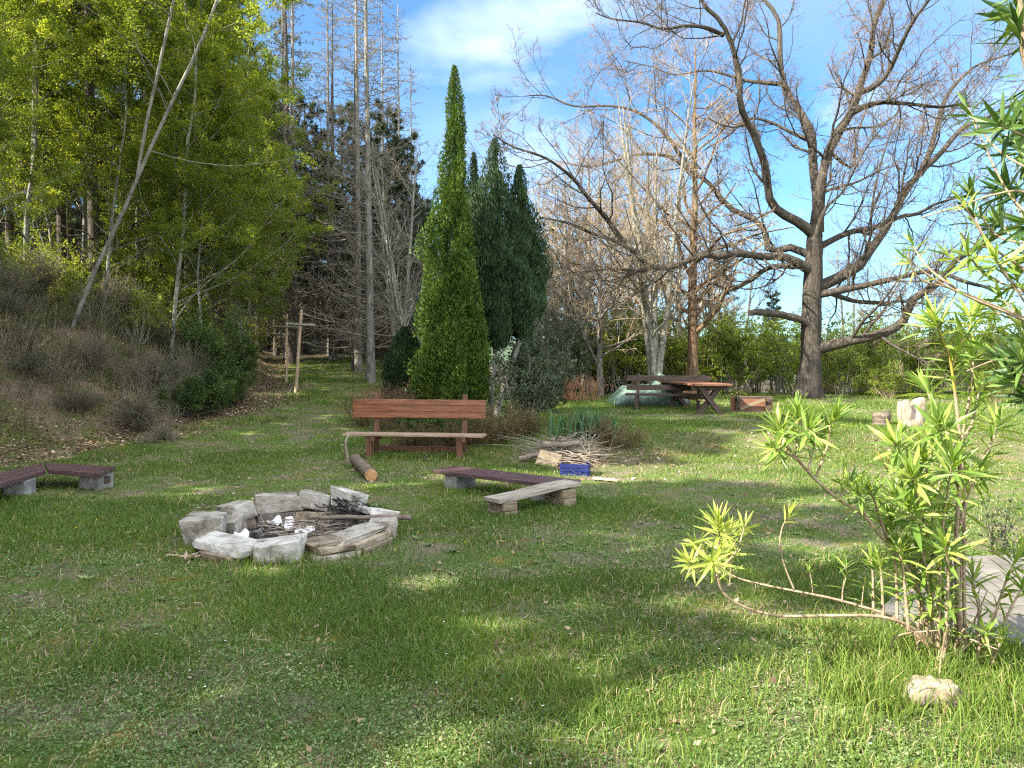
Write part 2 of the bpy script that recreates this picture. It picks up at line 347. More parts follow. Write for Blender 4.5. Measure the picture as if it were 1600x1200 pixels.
M['brown_leaf'] = mat_leaf('brown_leaf', [(0, (.05, .045, .02)), (.5, (.11, .1, .035)), (1, (.2, .17, .06))], .2)
M['bush_leaf'] = mat_leaf('bush_leaf', [(0, (.03, .065, .018)), (.5, (.07, .13, .03)), (1, (.14, .21, .05))], .3)
M['oleander'] = mat_leaf('oleander_leaf', [(0, (.11, .2, .036)), (.5, (.2, .31, .055)), (1, (.38, .46, .12))], .42, rough=.38, spec=.45)
M['oleander_dark'] = mat_leaf('oleander_dark_leaf', [(0, (.03, .075, .018)), (.6, (.075, .15, .034)), (1, (.17, .26, .06))], .3, rough=.35, spec=.5)
M['oleander_yellow'] = mat_leaf('oleander_yellow_leaf', [(0, (.2, .28, .04)), (.5, (.32, .39, .07)), (1, (.48, .52, .15))], .38, rough=.4, spec=.4)
M['oleander_stem'] = mat_noise('oleander_stem', [(.3, (.16, .11, .07)), (.55, (.32, .24, .16)), (.75, (.45, .37, .27))], 30, (1, 1, 1), bump=.2)
M['oleander_shoot'] = mat_noise('oleander_shoot', [(.3, (.3, .2, .05)), (.7, (.45, .33, .08))], 12, bump=.05, rough=.5)
M['grass'] = mat_leaf('grass_blade', [(0, (.07, .132, .026)), (.35, (.11, .184, .034)), (.7, (.185, .27, .048)), (.86, (.25, .29, .07)), (.9, (.4, .34, .17)), (1, (.46, .39, .22))], .42, rough=.5, rand=0)
M['clover'] = mat_leaf('clover_leaf', [(0, (.06, .12, .033)), (.45, (.11, .185, .052)), (.8, (.19, .262, .09)), (1, (.29, .34, .17))], .22, rough=.45, spec=.4, rand=0)
M['dry_grass'] = mat_leaf('dry_grass', [(0, (.11, .1, .07)), (.4, (.2, .185, .13)), (.65, (.36, .33, .24)), (.7, (.08, .11, .03)), (1, (.17, .2, .055))], .15, rough=.7, spec=.1, rand=0)
M['litter'] = mat_leaf('leaf_litter', [(0, (.07, .045, .03)), (.4, (.17, .11, .07)), (.75, (.3, .22, .15)), (1, (.48, .39, .3))], .1, rough=.7, spec=.15, rand=0)
M['yellow'] = mat_leaf('dandelion', [(0, (.7, .5, .02)), (1, (.8, .62, .04))], .1, rand=0)
M['white'] = mat_leaf('daisy', [(0, (.7, .7, .68)), (1, (.8, .8, .8))], .1, rand=0)
M['iris'] = mat_leaf('iris_leaf', [(0, (.04, .11, .05)), (1, (.09, .2, .085))], .3, rough=.4)
M['bench_wood'] = mat_noise('reddish_bench_wood', [(.3, (.11, .035, .014)), (.5, (.2, .068, .026)), (.62, (.27, .105, .045)), (.75, (.38, .2, .1))], 4, (.7, 9, 9), rough=.42, bump=.15, spec=.45, rand=.12)
M['seat_wood'] = mat_noise('worn_seat_wood', [(.3, (.2, .13, .085)), (.55, (.34, .25, .18)), (.75, (.48, .39, .31))], 4, (.8, 10, 10), rough=.5, bump=.2)
M['post_wood'] = mat_noise('brown_post_wood', [(.3, (.07, .032, .018)), (.6, (.16, .08, .05)), (.8, (.24, .14, .09))], 5, (6, 6, 1), rough=.6, bump=.2)
M['dark_paint'] = mat_noise('dark_red_brown_paint', [(.3, (.055, .027, .03)), (.55, (.1, .057, .062)), (.75, (.18, .125, .135))], 4, (.8, 10, 10), rough=.34, bump=.12, spec=.7)
M['grey_wood'] = mat_noise('weathered_wood', [(.3, (.13, .11, .085)), (.52, (.31, .28, .225)), (.72, (.5, .46, .39))], 4, (1, 9, 9), bump=.5)
M['block_wood'] = mat_noise('old_timber', [(.3, (.1, .075, .05)), (.55, (.25, .195, .13)), (.75, (.38, .31, .22))], 5, (1.2, 8, 8), bump=.5)
M['concrete'] = mat_noise('concrete_block', [(.3, (.12, .12, .11)), (.55, (.23, .23, .215)), (.75, (.34, .34, .32))], 9, bump=.35)
M['slab'] = mat_noise('concrete_paving', [(.3, (.08, .073, .062)), (.5, (.135, .124, .108)), (.75, (.2, .187, .165))], 5, bump=.2, detail=10)
M['pole_wood'] = mat_noise('pole_wood', [(.3, (.26, .19, .115)), (.6, (.42, .33, .22)), (.8, (.52, .43, .31))], 6, (6, 6, 1), bump=.2)
M['table_wood'] = mat_noise('table_wood', [(.3, (.12, .055, .032)), (.6, (.23, .115, .065)), (.8, (.33, .19, .12))], 4, (1, 8, 8), rough=.5, bump=.15, rand=.1)
M['dark_wood'] = mat_noise('dark_wood', [(.3, (.035, .024, .018)), (.6, (.09, .065, .05)), (.8, (.15, .12, .09))], 4, (1, 8, 8), rough=.65, bump=.3)
M['stone_pale'] = mat_noise('pale_limestone', [(.3, (.08, .07, .052)), (.43, (.22, .2, .16)), (.54, (.34, .315, .265)), (.7, (.47, .445, .39))], 6, bump=1, dist=.02, detail=12, rand=.1)
M['stone_buff'] = mat_noise('buff_sandstone', [(.3, (.08, .06, .04)), (.44, (.21, .165, .115)), (.56, (.31, .255, .185)), (.72, (.41, .355, .275))], 6, bump=1, dist=.02, detail=12, rand=.12)
M['stone_soot'] = mat_noise('sooty_stone', [(.3, (.045, .042, .04)), (.55, (.13, .115, .1)), (.75, (.25, .22, .19))], 5, bump=.6, dist=.02, rand=.15)
M['ash'] = mat_noise('ash', [(.3, (.02, .02, .02)), (.5, (.075, .07, .068)), (.62, (.22, .21, .2)), (.75, (.4, .39, .38))], 14, bump=1, dist=.03)
M['char'] = mat_noise('charred_wood', [(.3, (.012, .011, .01)), (.7, (.05, .045, .04))], 20, bump=.5)
M['stick'] = mat_noise('dry_stick', [(.3, (.11, .085, .06)), (.55, (.24, .2, .155)), (.75, (.38, .33, .27))], 9, bump=.3, rand=.25)
M['paper'] = mat_noise('scrap_paper', [(.3, (.6, .6, .62)), (.7, (.8, .8, .8))], 5, bump=.1)
M['card'] = mat_noise('raw_board', [(.3, (.42, .31, .18)), (.7, (.58, .46, .3))], 6, bump=.1)
M['blue'] = mat_noise('blue_plastic', [(.3, (.006, .01, .075)), (.7, (.013, .022, .15))], 5, rough=.4, bump=.05, spec=.5)
M['log_bark'] = mat_noise('log_bark', [(.3, (.07, .055, .04)), (.55, (.19, .155, .12)), (.75, (.3, .25, .2))], 9, (.8, 3, 3), bump=.9, dist=.02)
M['log_end'] = mat_noise('cut_wood', [(.3, (.3, .15, .06)), (.6, (.45, .26, .12)), (.8, (.55, .36, .2))], 9, bump=.3)
M['stump'] = mat_noise('bleached_stump_wood', [(.3, (.16, .115, .085)), (.55, (.33, .26, .2)), (.75, (.44, .37, .3))], 5, (4, 4, .8), bump=.4)
M['tarp'] = mat_noise('green_tarpaulin', [(.3, (.05, .095, .07)), (.55, (.1, .16, .122)), (.75, (.22, .28, .235))], 4, rough=.4, bump=.2, spec=.5)
M['hill'] = mat_noise('wooded_hill', [(.3, (.035, .06, .035)), (.6, (.07, .1, .055)), (.8, (.11, .13, .075))], .03, bump=0)

# ground: soil, moss, turf and litter mixed by noise and by how far up the bank a point lies
def make_ground_mat():
    m, t, o = newmat('ground_soil_and_turf'); b = N(t, 'ShaderNodeBsdfPrincipled', i_Roughness=.95); b.inputs['Specular IOR Level'].default_value = .1
    c = N(t, 'ShaderNodeTexCoord'); P = c.outputs['Object']
    def noi(sca, det=6, r=.6):
        n = N(t, 'ShaderNodeTexNoise', i_Scale=sca, i_Detail=det, i_Roughness=r); t.links.new(P, n.inputs['Vector']); return n.outputs['Fac']
    def mix(f, a, bb):
        x = N(t, 'ShaderNodeMixRGB'); t.links.new(f, x.inputs[0]); t.links.new(a, x.inputs[1]); t.links.new(bb, x.inputs[2]); return x.outputs[0]
    def rp(f, pairs): x = ramp(t, pairs); t.links.new(f, x.inputs[0]); return x.outputs[0]
    turf = rp(noi(26, 8, .7), [(.3, (.045, .07, .016)), (.5, (.09, .14, .03)), (.7, (.15, .2, .05))])
    soil = rp(noi(34, 8, .75), [(.3, (.075, .06, .042)), (.5, (.17, .145, .1)), (.7, (.29, .25, .18))])
    moss = rp(noi(30, 6), [(.3, (.12, .1, .025)), (.7, (.26, .2, .05))])
    lit = rp(noi(22, 8, .8), [(.3, (.055, .04, .028)), (.5, (.15, .11, .075)), (.68, (.3, .235, .17)), (.8, (.4, .33, .25))])
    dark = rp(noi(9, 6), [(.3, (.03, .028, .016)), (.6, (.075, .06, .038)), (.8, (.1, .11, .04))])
    f1 = rp(noi(1.9, 5, .65), [(.46, (0, 0, 0)), (.6, (1, 1, 1))]); f2 = rp(noi(2.6, 4), [(.58, (0, 0, 0)), (.68, (1, 1, 1))])
    g = mix(f1, turf, soil); g = mix(f2, g, moss)
    def att(nm):
        a = N(t, 'ShaderNodeAttribute', attribute_name=nm); return a.outputs['Fac']
    f3 = rp(noi(1.1, 5, .7), [(.47, (0, 0, 0)), (.6, (1, 1, 1))]); mossy = rp(noi(24, 6), [(.3, (.04, .05, .016)), (.5, (.085, .1, .03)), (.7, (.16, .16, .05))])
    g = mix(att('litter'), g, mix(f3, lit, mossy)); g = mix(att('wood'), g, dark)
    t.links.new(g, b.inputs['Base Color'])
    bp = N(t, 'ShaderNodeBump', i_Strength=.9, i_Distance=.03); t.links.new(noi(40, 8, .7), bp.inputs['Height']); t.links.new(bp.outputs[0], b.inputs['Normal'])
    t.links.new(b.outputs[0], o.inputs[0]); return m
M['ground'] = make_ground_mat()

# ------------------------------------------------------------------ ground
def axis(lo, hi, step, far, grow=1.22):
    a = list(np.arange(lo, hi, step)); s = step
    while a[-1] < far: s *= grow; a.append(a[-1] + s)
    s = step; b = [lo]
    while b[-1] > -far: s *= grow; b.append(b[-1] - s)
    return np.array(b[:0:-1] + a)
def litter_mask(x, y):
    s = bank_s(x, y); n = fbm(x * .8, y * .8, 31) - .5
    a = ss(-.9, .1, s + n * 1.2)
    t = ss(11.7, 12.4, y + n * 1.2) * (1 - ss(13.4, 14.3, y + n)) * ss(1.0, 2.5, x) * .42      # bare earth of the terrace step
    b = np.exp(-(((x - 1.1) / 1.5) ** 2 + ((y - 12) / .9) ** 2)) * 1.2                          # under the brush pile
    w = np.exp(-((s + .6) / .55) ** 2) * ss(9, 11, y) * (1 - ss(20, 26, y)) * .7                # trodden line at the bank's foot
    return np.clip(np.maximum.reduce([a, t, b, w]), 0, 1)
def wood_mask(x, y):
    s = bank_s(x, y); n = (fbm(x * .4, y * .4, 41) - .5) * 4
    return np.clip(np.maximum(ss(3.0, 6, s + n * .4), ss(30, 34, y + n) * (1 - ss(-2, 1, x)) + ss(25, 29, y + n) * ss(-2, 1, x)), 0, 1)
xs = axis(-15, 15, .16, 4000); ys = axis(-6, 34, .16, 4000)
X, Y = np.meshgrid(xs, ys); Z = ground_z(X, Y); nx, ny = len(xs), len(ys)
i = (np.arange(ny - 1)[:, None] * nx + np.arange(nx - 1)[None]).ravel()
gm = MB().add(np.stack([X.ravel(), Y.ravel(), Z.ravel()], 1), np.stack([i, i + 1, i + nx + 1, i + nx], 1))
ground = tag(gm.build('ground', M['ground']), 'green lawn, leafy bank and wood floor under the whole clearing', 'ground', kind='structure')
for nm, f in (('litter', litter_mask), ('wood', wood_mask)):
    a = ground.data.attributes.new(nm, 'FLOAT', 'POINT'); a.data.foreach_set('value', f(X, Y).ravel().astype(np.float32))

# far wooded ridge beyond the valley
r = rg(4); th = np.linspace(R_(-75), R_(75), 120); mb = MB(); V = []
for k, (dd, hh) in enumerate([(900, -60), (1150, 5), (1400, 34), (1800, 26)]):
    for a in th:
        hz = hh + (0 if hh < 0 else 38 * (fbm(a * 5 + 3, k * .3, 8) - .5) + 10 * (fbm(a * 40, k, 9) - .5))
        V.append((dd * math.sin(a), dd * math.cos(a), hz))
n = len(th); F = [(k * n + j, k * n + j + 1, (k + 1) * n + j + 1, (k + 1) * n + j) for k in range(3) for j in range(n - 1)]
tag(mb.add(V, F).build('hills', M['hill']), 'distant wooded ridge seen between the trees', 'hill', kind='structure')
# ------------------------------------------------------------------ benches, posts, fire pit and other built things
def yaw_of(a, b): return math.atan2(b[1] - a[1], b[0] - a[0])
def quad_board(a, b, thick, depth, top):
    pass
# --- red brown bench with a back
bx0, bx1 = (541 - 800) / FPX * 12.2, (757 - 800) / FPX * 11.9
ba = Vector((bx0, 12.2, 0)); bb = Vector((bx1, 11.9, 0)); bl = (bb - ba).length; bc = (ba + bb) / 2; bc.z = gz(bc.x, bc.y)
bench = thing('garden_bench', 'long reddish wooden bench with a three board backrest facing the fire pit', 'bench', bc, yaw_of(ba, bb))
part(bench, 'seat', plank((bl, .17, .035), .005, 8, .004, 3), M['seat_wood'], (0, -.12, .375))
part(bench, 'seat', plank((bl, .17, .035), .005, 8, .004, 4), M['seat_wood'], (0.01, .06, .375))
for k in range(3):
    part(bench, 'backrest_board', plank((bl * .98, .03, .094), .005, 8, .004, 5 + k), M['bench_wood'], (0, .235 + .012 * k, .665 + .1 * k), (R_(-7), 0, 0))
for sx in (-.70, .745):
    part(bench, 'post', plank((.075, .06, 1.06), .006, 4, .003, 11), M['post_wood'], (sx, .265, .47), (R_(-6), 0, 0))
    part(bench, 'leg', plank((.09, .09, .39), .006, 3, .003, 12), M['post_wood'], (sx, -.13, .165))
    part(bench, 'seat_bearer', plank((.06, .48, .07), .005, 3, .003, 13), M['post_wood'], (sx + .075, .02, .315))
part(bench, 'stretcher', plank((1.44, .05, .07), .005, 5, .003, 14), M['post_wood'], (.02, .2, .13))
# crooked grey stick stuck in the turf at the bench end, bent over the seat
r = rg(50); p0 = G(543, 724); D0 = p0.y
pts = [p0 - Vector((0, 0, .1)), p0 + Vector((0, 0, .02)), W(541, 705, D0), W(540, 692, D0), W(542, 684, D0 + .01), W(546, 680, D0 + .03), W(549, 677, D0 + .04)]
q, qr = resample(pts, [.026, .026, .024, .022, .018, .013, .008], 16)
q2, qr2 = resample([q[9], q[9] + (-.05, 0, .03), q[9] + (-.09, 0, .02)], [.016, .012, .006], 6)
mb = MB(); mb.add(*tubes(q[None], qr[None], 8)); mb.add(*tubes(q2[None], qr2[None], 6))
tag(mb.build('wooden_stick', M['stick'], off=p0), 'crooked grey stick standing upright at the left end of the backed bench', 'stick')
# log
def log(name, a, b, ra, label, cat='log', mats=('log_bark', 'log_end'), seed=0, parent_only=False):
    a = Vector(a); b = Vector(b); mid = (a + b) / 2; L = (b - a).length
    t = thing(name, label, cat, mid); rr = rg(seed)
    P = np.linspace(np.array(a - mid), np.array(b - mid), 14); P[1:-1] += rr.normal(size=(12, 3)) * .004
    Rr = ra * (1 + .07 * rr.normal(size=14)); Rr[0] *= .97; Rr[-1] *= .97
    mb = MB(); V, F = tubes(P[None], Rr[None], 14); V += (np.array([mnoise.noise(Vector(v) * 14) for v in V])[:, None]) * .006
    mb.add(V, F); mb.build('bark', M[mats[0]], t)
    for e, s in ((0, 1), (-1, -1)):
        ring = V[:14] if e == 0 else V[-14:]
        c = ring.mean(0); me = MB(); vv = np.vstack([ring, ring * .5 + c * .5 , [c]]); f4 = [(j, (j + 1) % 14, 14 + (j + 1) % 14, 14 + j) for j in range(14)]
        me.add(vv, f4); me.add(vv[14:], [(j, (j + 1) % 14, 14) for j in range(14)]); me.build('cut_end', M[mats[1]], t, smooth=False)
    return t
la = G(552, 728); lb = G(580, 752)
log('log', la + Vector((0, .05, .1)), lb + Vector((0, .0, .075)), .08, 'short thick bark covered log lying on the grass before the backed bench', seed=3)

# --- low dark bench with concrete blocks
def slab_bench(name, label, corners_px, ztop, th, mat, grp=None):
    c = []
    for px, py in corners_px:
        r_ = ray(px, py); k = (ztop - CAM_Z) / r_.z; c.append(Vector((0, 0, CAM_Z)) + r_ * k)
    return c
def block(sz, seed, bev=.012): return rock(sz, seed, .004, bev, .02)
c = slab_bench('', '', [(683, 736), (885, 757), (897, 748), (706, 724)], .235, 0, None)
m = (c[0] + c[1] + c[2] + c[3]) / 4; ln = ((c[1] + c[2]) / 2 - (c[0] + c[3]) / 2); yw = math.atan2(ln.y, ln.x)
t = thing('low_bench', 'low dark red board bench on grey blocks behind the rough plank bench', 'bench', (m.x, m.y, gz(m.x, m.y)), yw, 'low benches around the fire pit')
for s, sd in ((-1, 1), (0, 2), (1, 3)):
    part(t, 'seat_board', plank((ln.length + .02 * (s == 0), .145, .045), .006, 8, .004, 20 + sd), M['dark_paint'], (0, s * .15, .215))
for sx, sd in ((-.68, 61), (.62, 62)):
    part(t, 'concrete_block', block((.2, .38, .2), sd), M['concrete'], (sx, 0, .09))
# --- rough plank bench on stacked timber
a0 = Vector((-.19, 7.74, 0)); a1 = Vector((.66, 8.42, 0)); m = (a0 + a1) / 2; yw = yaw_of(a0, a1); L = (a1 - a0).length + .06
t = thing('plank_bench', 'short bowed weathered plank bench resting on two stacks of timber blocks', 'bench', (m.x, m.y, gz(m.x, m.y)), yw, 'low benches around the fire pit')
bm = plank((L, .27, .045), .008, 14, .008, 31)
for v in bm.verts:
    u = v.co.x / L; v.co.z += .04 * u + .012 * math.sin(u * 5.2); v.co.y += .02 * math.sin(u * 3 + 1)
part(t, 'plank', bm, M['grey_wood'], (0, 0, .2))
for sx, dz in ((-.43, -.02), (.38, .018)):
    for k in range(2):
        part(t, 'timber_block', block((.18, .3, .088), 70 + k + int(sx > 0) * 5, .008), M['block_wood'], (sx + .012 * k, .01 * k, .035 + dz + .09 * k), (0, 0, R_(4 - 9 * k)))
# --- angled low bench at the left edge
t = thing('corner_bench', 'angled low dark red bench on grey concrete blocks at the left edge of the lawn', 'bench', (-5.5, 9.3, gz(-5.5, 9.3)), 0, 'low benches around the fire pit')
def poly_board(pts, z, th, seed, joints):
    """boards laid side by side across a quad given by two long edges"""
    a, b, c_, d = [Vector((p[0], p[1], 0)) for p in pts]; res = []
    for k in range(joints):
        f0, f1 = k / joints + .012, (k + 1) / joints - .012
        p = [a.lerp(d, f0), b.lerp(c_, f0), b.lerp(c_, f1), a.lerp(d, f1)]
        bm = bmesh.new(); lo = [bm.verts.new((q.x, q.y, z - th)) for q in p]; hi = [bm.verts.new((q.x, q.y, z)) for q in p]
        bm.faces.new(lo[::-1]); bm.faces.new(hi)
        for j in range(4): bm.faces.new((lo[j], lo[(j + 1) % 4], hi[(j + 1) % 4], hi[j]))
        bmesh.ops.bevel(bm, geom=bm.edges[:], offset=.006, segments=2, affect='EDGES'); bmesh.ops.recalc_face_normals(bm, faces=bm.faces)
        res.append(bm)
    return res
off = Vector((-5.5, 9.3))
def rel(p): return (p[0] - off.x, p[1] - off.y)
for bm in poly_board([rel(p) for p in [(-5.64, 9.30), (-4.86, 9.02), (-5.0, 9.66), (-6.1, 9.98)]], .235, .05, 0, 3): part(t, 'seat_board', bm, M['dark_paint'])
for bm in poly_board([rel(p) for p in [(-5.42, 7.2), (-5.66, 9.29), (-6.13, 9.97), (-6.05, 7.2)]], .233, .05, 0, 3): part(t, 'seat_board', bm, M['dark_paint'])
part(t, 'concrete_block', block((.3, .25, .2), 81), M['concrete'], (.36, .16, .085), (0, 0, R_(-14)))
part(t, 'shade_slot', plank((.02, .1, .09), .003, 2, 0), M['dark_wood'], (.505, .125, .1), (0, 0, R_(-14)))  # solid dark inset, the shade inside the block's hollow put into its colour
part(t, 'concrete_block', block((.26, .24, .2), 82), M['concrete'], (-.24, -.4, .085), (0, 0, R_(6)))

# --- fire pit stones
FC = Vector((-1.93, 6.78, 0)); FC.z = gz(FC.x, FC.y); FR = .715
stones = [ # angle, radius scale, size (tangential, radial, height), z of base, roll, pitch, material, label
 (190, 1.02, (.42, .32, .25), -.02, 2, 0, 'stone_pale', 'big rounded buff boulder at the left end of the fire pit ring'),
 (152, 1.02, (.34, .26, .13), .0, 0, 0, 'stone_buff', 'buff block low in the ring, under the left back corner stone'),
 (150, 1.0, (.3, .24, .14), .12, 3, 4, 'stone_pale', 'cream corner block at the left back of the fire pit, right of the big boulder'),
 (118, 1.0, (.46, .24, .13), .0, 0, 0, 'stone_soot', 'sooty flat stone under the widest block at the back of the fire pit'),
 (119, .99, (.46, .25, .18), .12, -2, 3, 'stone_pale', 'widest square grey block at the back of the fire pit'),
 (88, 1.0, (.42, .24, .13), .0, 0, 0, 'stone_buff', 'brown stone under the tilted pale block at the middle back of the fire pit'),
 (88, 1.0, (.36, .21, .15), .14, -11, 4, 'stone_pale', 'tilted pale block at the middle back of the fire pit'),
 (60, 1.0, (.4, .24, .14), .0, 0, 0, 'stone_soot', 'blackened stone under the highest tilted block of the fire pit'),
 (61, 1.0, (.34, .21, .15), .17, -12, 6, 'stone_white', 'highest tilted grey block at the back right of the fire pit'),
 (34, 1.0, (.42, .26, .12), .0, 0, 0, 'stone_soot', 'blackened stone beneath the white slab at the right back of the fire pit'),
 (33, 1.03, (.46, .28, .06), .14, 5, 12, 'stone_white', 'thin white slab leaning inward at the right back of the fire pit'),
 (6, 1.04, (.28, .24, .2), -.03, 0, 5, 'stone_pale', 'rounded buff stone at the right end of the fire pit, beside the long branch'),
 (-26, 1.02, (.4, .26, .08), -.03, 0, 0, 'stone_buff', 'bottom slab in the stack at the right front of the fire pit'),
 (-29, 1.02, (.42, .24, .06), .048, -4, 0, 'stone_buff', 'brown middle slab in the stack at the right front of the fire pit'),
 (-34, .97, (.5, .23, .045), .108, -5, 0, 'stone_pale', 'long thin top slab in the stack at the right front of the fire pit'),
 (-53, 1.04, (.4, .24, .08), -.03, 0, 0, 'stone_pale', 'grey base slab between the front block and the right slab stack'),
 (-54, 1.02, (.3, .25, .055), .05, 0, 0, 'stone_buff', 'yellowish brick sized stone lying right of the front pale block'),
 (-58, 1.0, (.28, .26, .035), .105, -3, 0, 'stone_buff', 'thin brown stone on top, right of the front pale block'),
 (-84, 1.02, (.42, .23, .18), -.02, -5, 0, 'stone_white', 'large upright pale block at the front of the fire pit'),
 (-118, 1.06, (.42, .24, .09), -.03, 0, 0, 'stone_buff', 'low flat stone half in the grass under the long white slab'),
 (-120, 1.0, (.54, .27, .07), .065, 3, 4, 'stone_white', 'long white slab at the left front of the fire pit'),
 (168, .80, (.2, .16, .17), .0, 8, 5, 'stone_pale', 'small pale stone inside the ring behind the big left boulder'),
 (-148, 1.0, (.3, .22, .11), -.02, 0, 0, 'stone_soot', 'dark low stone between the left boulder and the long white slab'),
]
for k, (a, rs, sz, zb, ro, pi_, mt, lab) in enumerate(stones):
    ar = R_(a); x = FC.x + math.cos(ar) * FR * rs * 1.04; y = FC.y + math.sin(ar) * FR * rs * .98
    sz = (sz[0] * (.9 if sz[2] > .09 else 1), sz[1], sz[2]); bm = rock(sz, 200 + k, .0065, .006, .11)
    o = bmobj('stone', bm, M[mt]); o.location = (x, y, gz(x, y) + zb + sz[2] / 2 + .0); o.rotation_euler = Euler((R_(pi_), R_(ro), ar - math.pi / 2 + R_(180)), 'XYZ')
    tag(o, lab, 'stone', 'stones stacked in the fire pit ring')
# ash bed
r = rg(60); mb = MB(); nr, na = 14, 40; V = [(FC.x, FC.y, FC.z + .03)]
for k in range(1, nr + 1):
    for j in range(na):
        a = j * 2 * math.pi / na; rr = .68 * k / nr; x = FC.x + math.cos(a) * rr * 1.03; y = FC.y + math.sin(a) * rr
        V.append((x, y, FC.z + .03 * (1 - (k / nr) ** 2) + .05 * (fbm(x * 9, y * 9, 2) - .5) + .01))
F = [(1 + (k * na + j), 1 + k * na + (j + 1) % na, 1 + (k + 1) * na + (j + 1) % na, 1 + (k + 1) * na + j) for k in range(nr - 1) for j in range(na)]
mb.add(V, F); mb.add(np.array(V)[:na + 1], [(0, 1 + j, 1 + (j + 1) % na) for j in range(na)])
for k in range(420):
    a = r.uniform(0, 6.28); q = r.uniform(0, .62) ; s = r.uniform(.008, .028); c0 = np.array([FC.x + math.cos(a) * q, FC.y + math.sin(a) * q, FC.z + .03 * (1 - (q / .68) ** 2) + .015])
    cube = (np.array([[i_, j_, k_] for i_ in (-1, 1) for j_ in (-1, 1) for k_ in (-1, 1)]) + r.normal(size=(8, 3)) * .25) * s
    mb.add(c0 + cube, [(0, 1, 3, 2), (4, 6, 7, 5), (0, 4, 5, 1), (2, 3, 7, 6), (0, 2, 6, 4), (1, 5, 7, 3)])
tag(mb.build('ash_bed', M['ash'], smooth=False), 'grey ash and charcoal heaped inside the stone ring', 'ash', kind='stuff')
def crooked(a, b, ra, rb, rng, n=9, jit=.03, k=6):
    P = np.linspace(np.array(a), np.array(b), n); P[1:-1] += rng.normal(size=(n - 2, 3)) * jit * np.linalg.norm(np.array(b) - np.array(a)) * .3
    return resample(P, np.linspace(ra, rb, n), n * 2)
q, qr = crooked((FC.x + .1, FC.y + .16, FC.z + .165), (FC.x + 1.02, FC.y + .12, FC.z + .17), .017, .023, r, jit=.02)
mb = MB(); mb.add(*tubes(q[None], qr[None], 8)); tag(mb.build('branch', M['stick'], off=FC), 'straight pale branch laid across the fire pit and out over its right rim', 'branch')
mb = MB()
for k in range(55):
    a = r.uniform(0, 6.28); q0 = r.uniform(0, .45); cx, cy = FC.x + math.cos(a) * q0 + .08, FC.y + math.sin(a) * q0 * .8; yw = r.uniform(-.9, .9); L = r.uniform(.08, .3)
    z0 = FC.z + .06 + r.uniform(0, .06); dz = r.uniform(-.02, .05)
    q, qr = crooked((cx - math.cos(yw) * L, cy - math.sin(yw) * L, z0), (cx + math.cos(yw) * L, cy + math.sin(yw) * L, z0 + dz), .006, .003, r, 5, .12)
    mb.add(*tubes(q[None], qr[None] * r.uniform(.6, 1.3), 4))
for k in range(14):
    a = r.uniform(0, 6.28); x, y = FC.x + r.uniform(-.45, .45), FC.y + r.uniform(-.3, .3)
    q, qr = crooked((x, y, FC.z + .06), (x + r.uniform(-.1, .1), y + r.uniform(-.1, .1), FC.z + r.uniform(.18, .32)), .004, .0015, r, 5, .15); mb.add(*tubes(q[None], qr[None], 4))
tag(mb.build('twigs', M['stick']), 'loose dry twigs scattered over the ash in the fire pit', 'twigs', kind='stuff')
mb = MB(); cx, cy = FC.x + .42, FC.y + .5
for k in range(60):
    yw = r.normal(-.35, .5); L = r.uniform(.1, .24); x, y = cx + r.normal() * .07, cy + r.normal() * .05; z0 = FC.z + .12 + r.uniform(0, .11)
    q, qr = crooked((x - math.cos(yw) * L, y - math.sin(yw) * L, z0 + .05), (x + math.cos(yw) * L, y + math.sin(yw) * L, z0 - .06), .006, .003, r, 5, .15); mb.add(*tubes(q[None], qr[None], 4))
tag(mb.build('twig_bundle', M['char'], off=(cx, cy, FC.z)), 'blackened bundle of twigs heaped at the right back of the fire pit', 'twig bundle')
def sheet(name, loc, sx, sy, rz, mat, label, cat, seed, crum=.03, tilt=(0, 0), th=.003):
    bm = bmesh.new(); bmesh.ops.create_grid(bm, x_segments=14, y_segments=12, size=.5)
    for v in bm.verts:
        v.co.x *= sx; v.co.y *= sy; v.co.z = crum * mnoise.noise(Vector((v.co.x * 17 + seed, v.co.y * 17, seed * 3)))
    geo = bmesh.ops.solidify(bm, geom=bm.faces[:], thickness=th)
    o = bmobj(name, bm, mat); o.location = loc; o.rotation_euler = (tilt[0], tilt[1], rz); return tag(o, label, cat)
for k, (dx_, dy_, sx, sy, rz, dz, tl, lab) in enumerate([(.1, -.05, .17, .11, .3, .15, (.15, -.08), 'largest white paper sheet lying in the middle of the fire pit'),
        (-.22, .2, .13, .1, 1, .17, (.3, .2), 'crumpled white paper at the back left of the ash'), (-.37, -.3, .12, .09, .2, .16, (.5, 0), 'white paper scrap tucked behind the long white slab'),
        (-.06, .02, .09, .08, .7, .16, (.6, .4), 'small bluish white paper beside the largest paper sheet'), (-.12, .26, .1, .07, 2, .17, (.2, .1), 'thin torn paper strip near the back stones of the fire pit')]):
    sheet('paper', (FC.x + dx_, FC.y + dy_, FC.z + dz - .055), sx, sy, rz, M['paper'], lab, 'paper', k + 1, .04 if k == 0 else .06, tl)

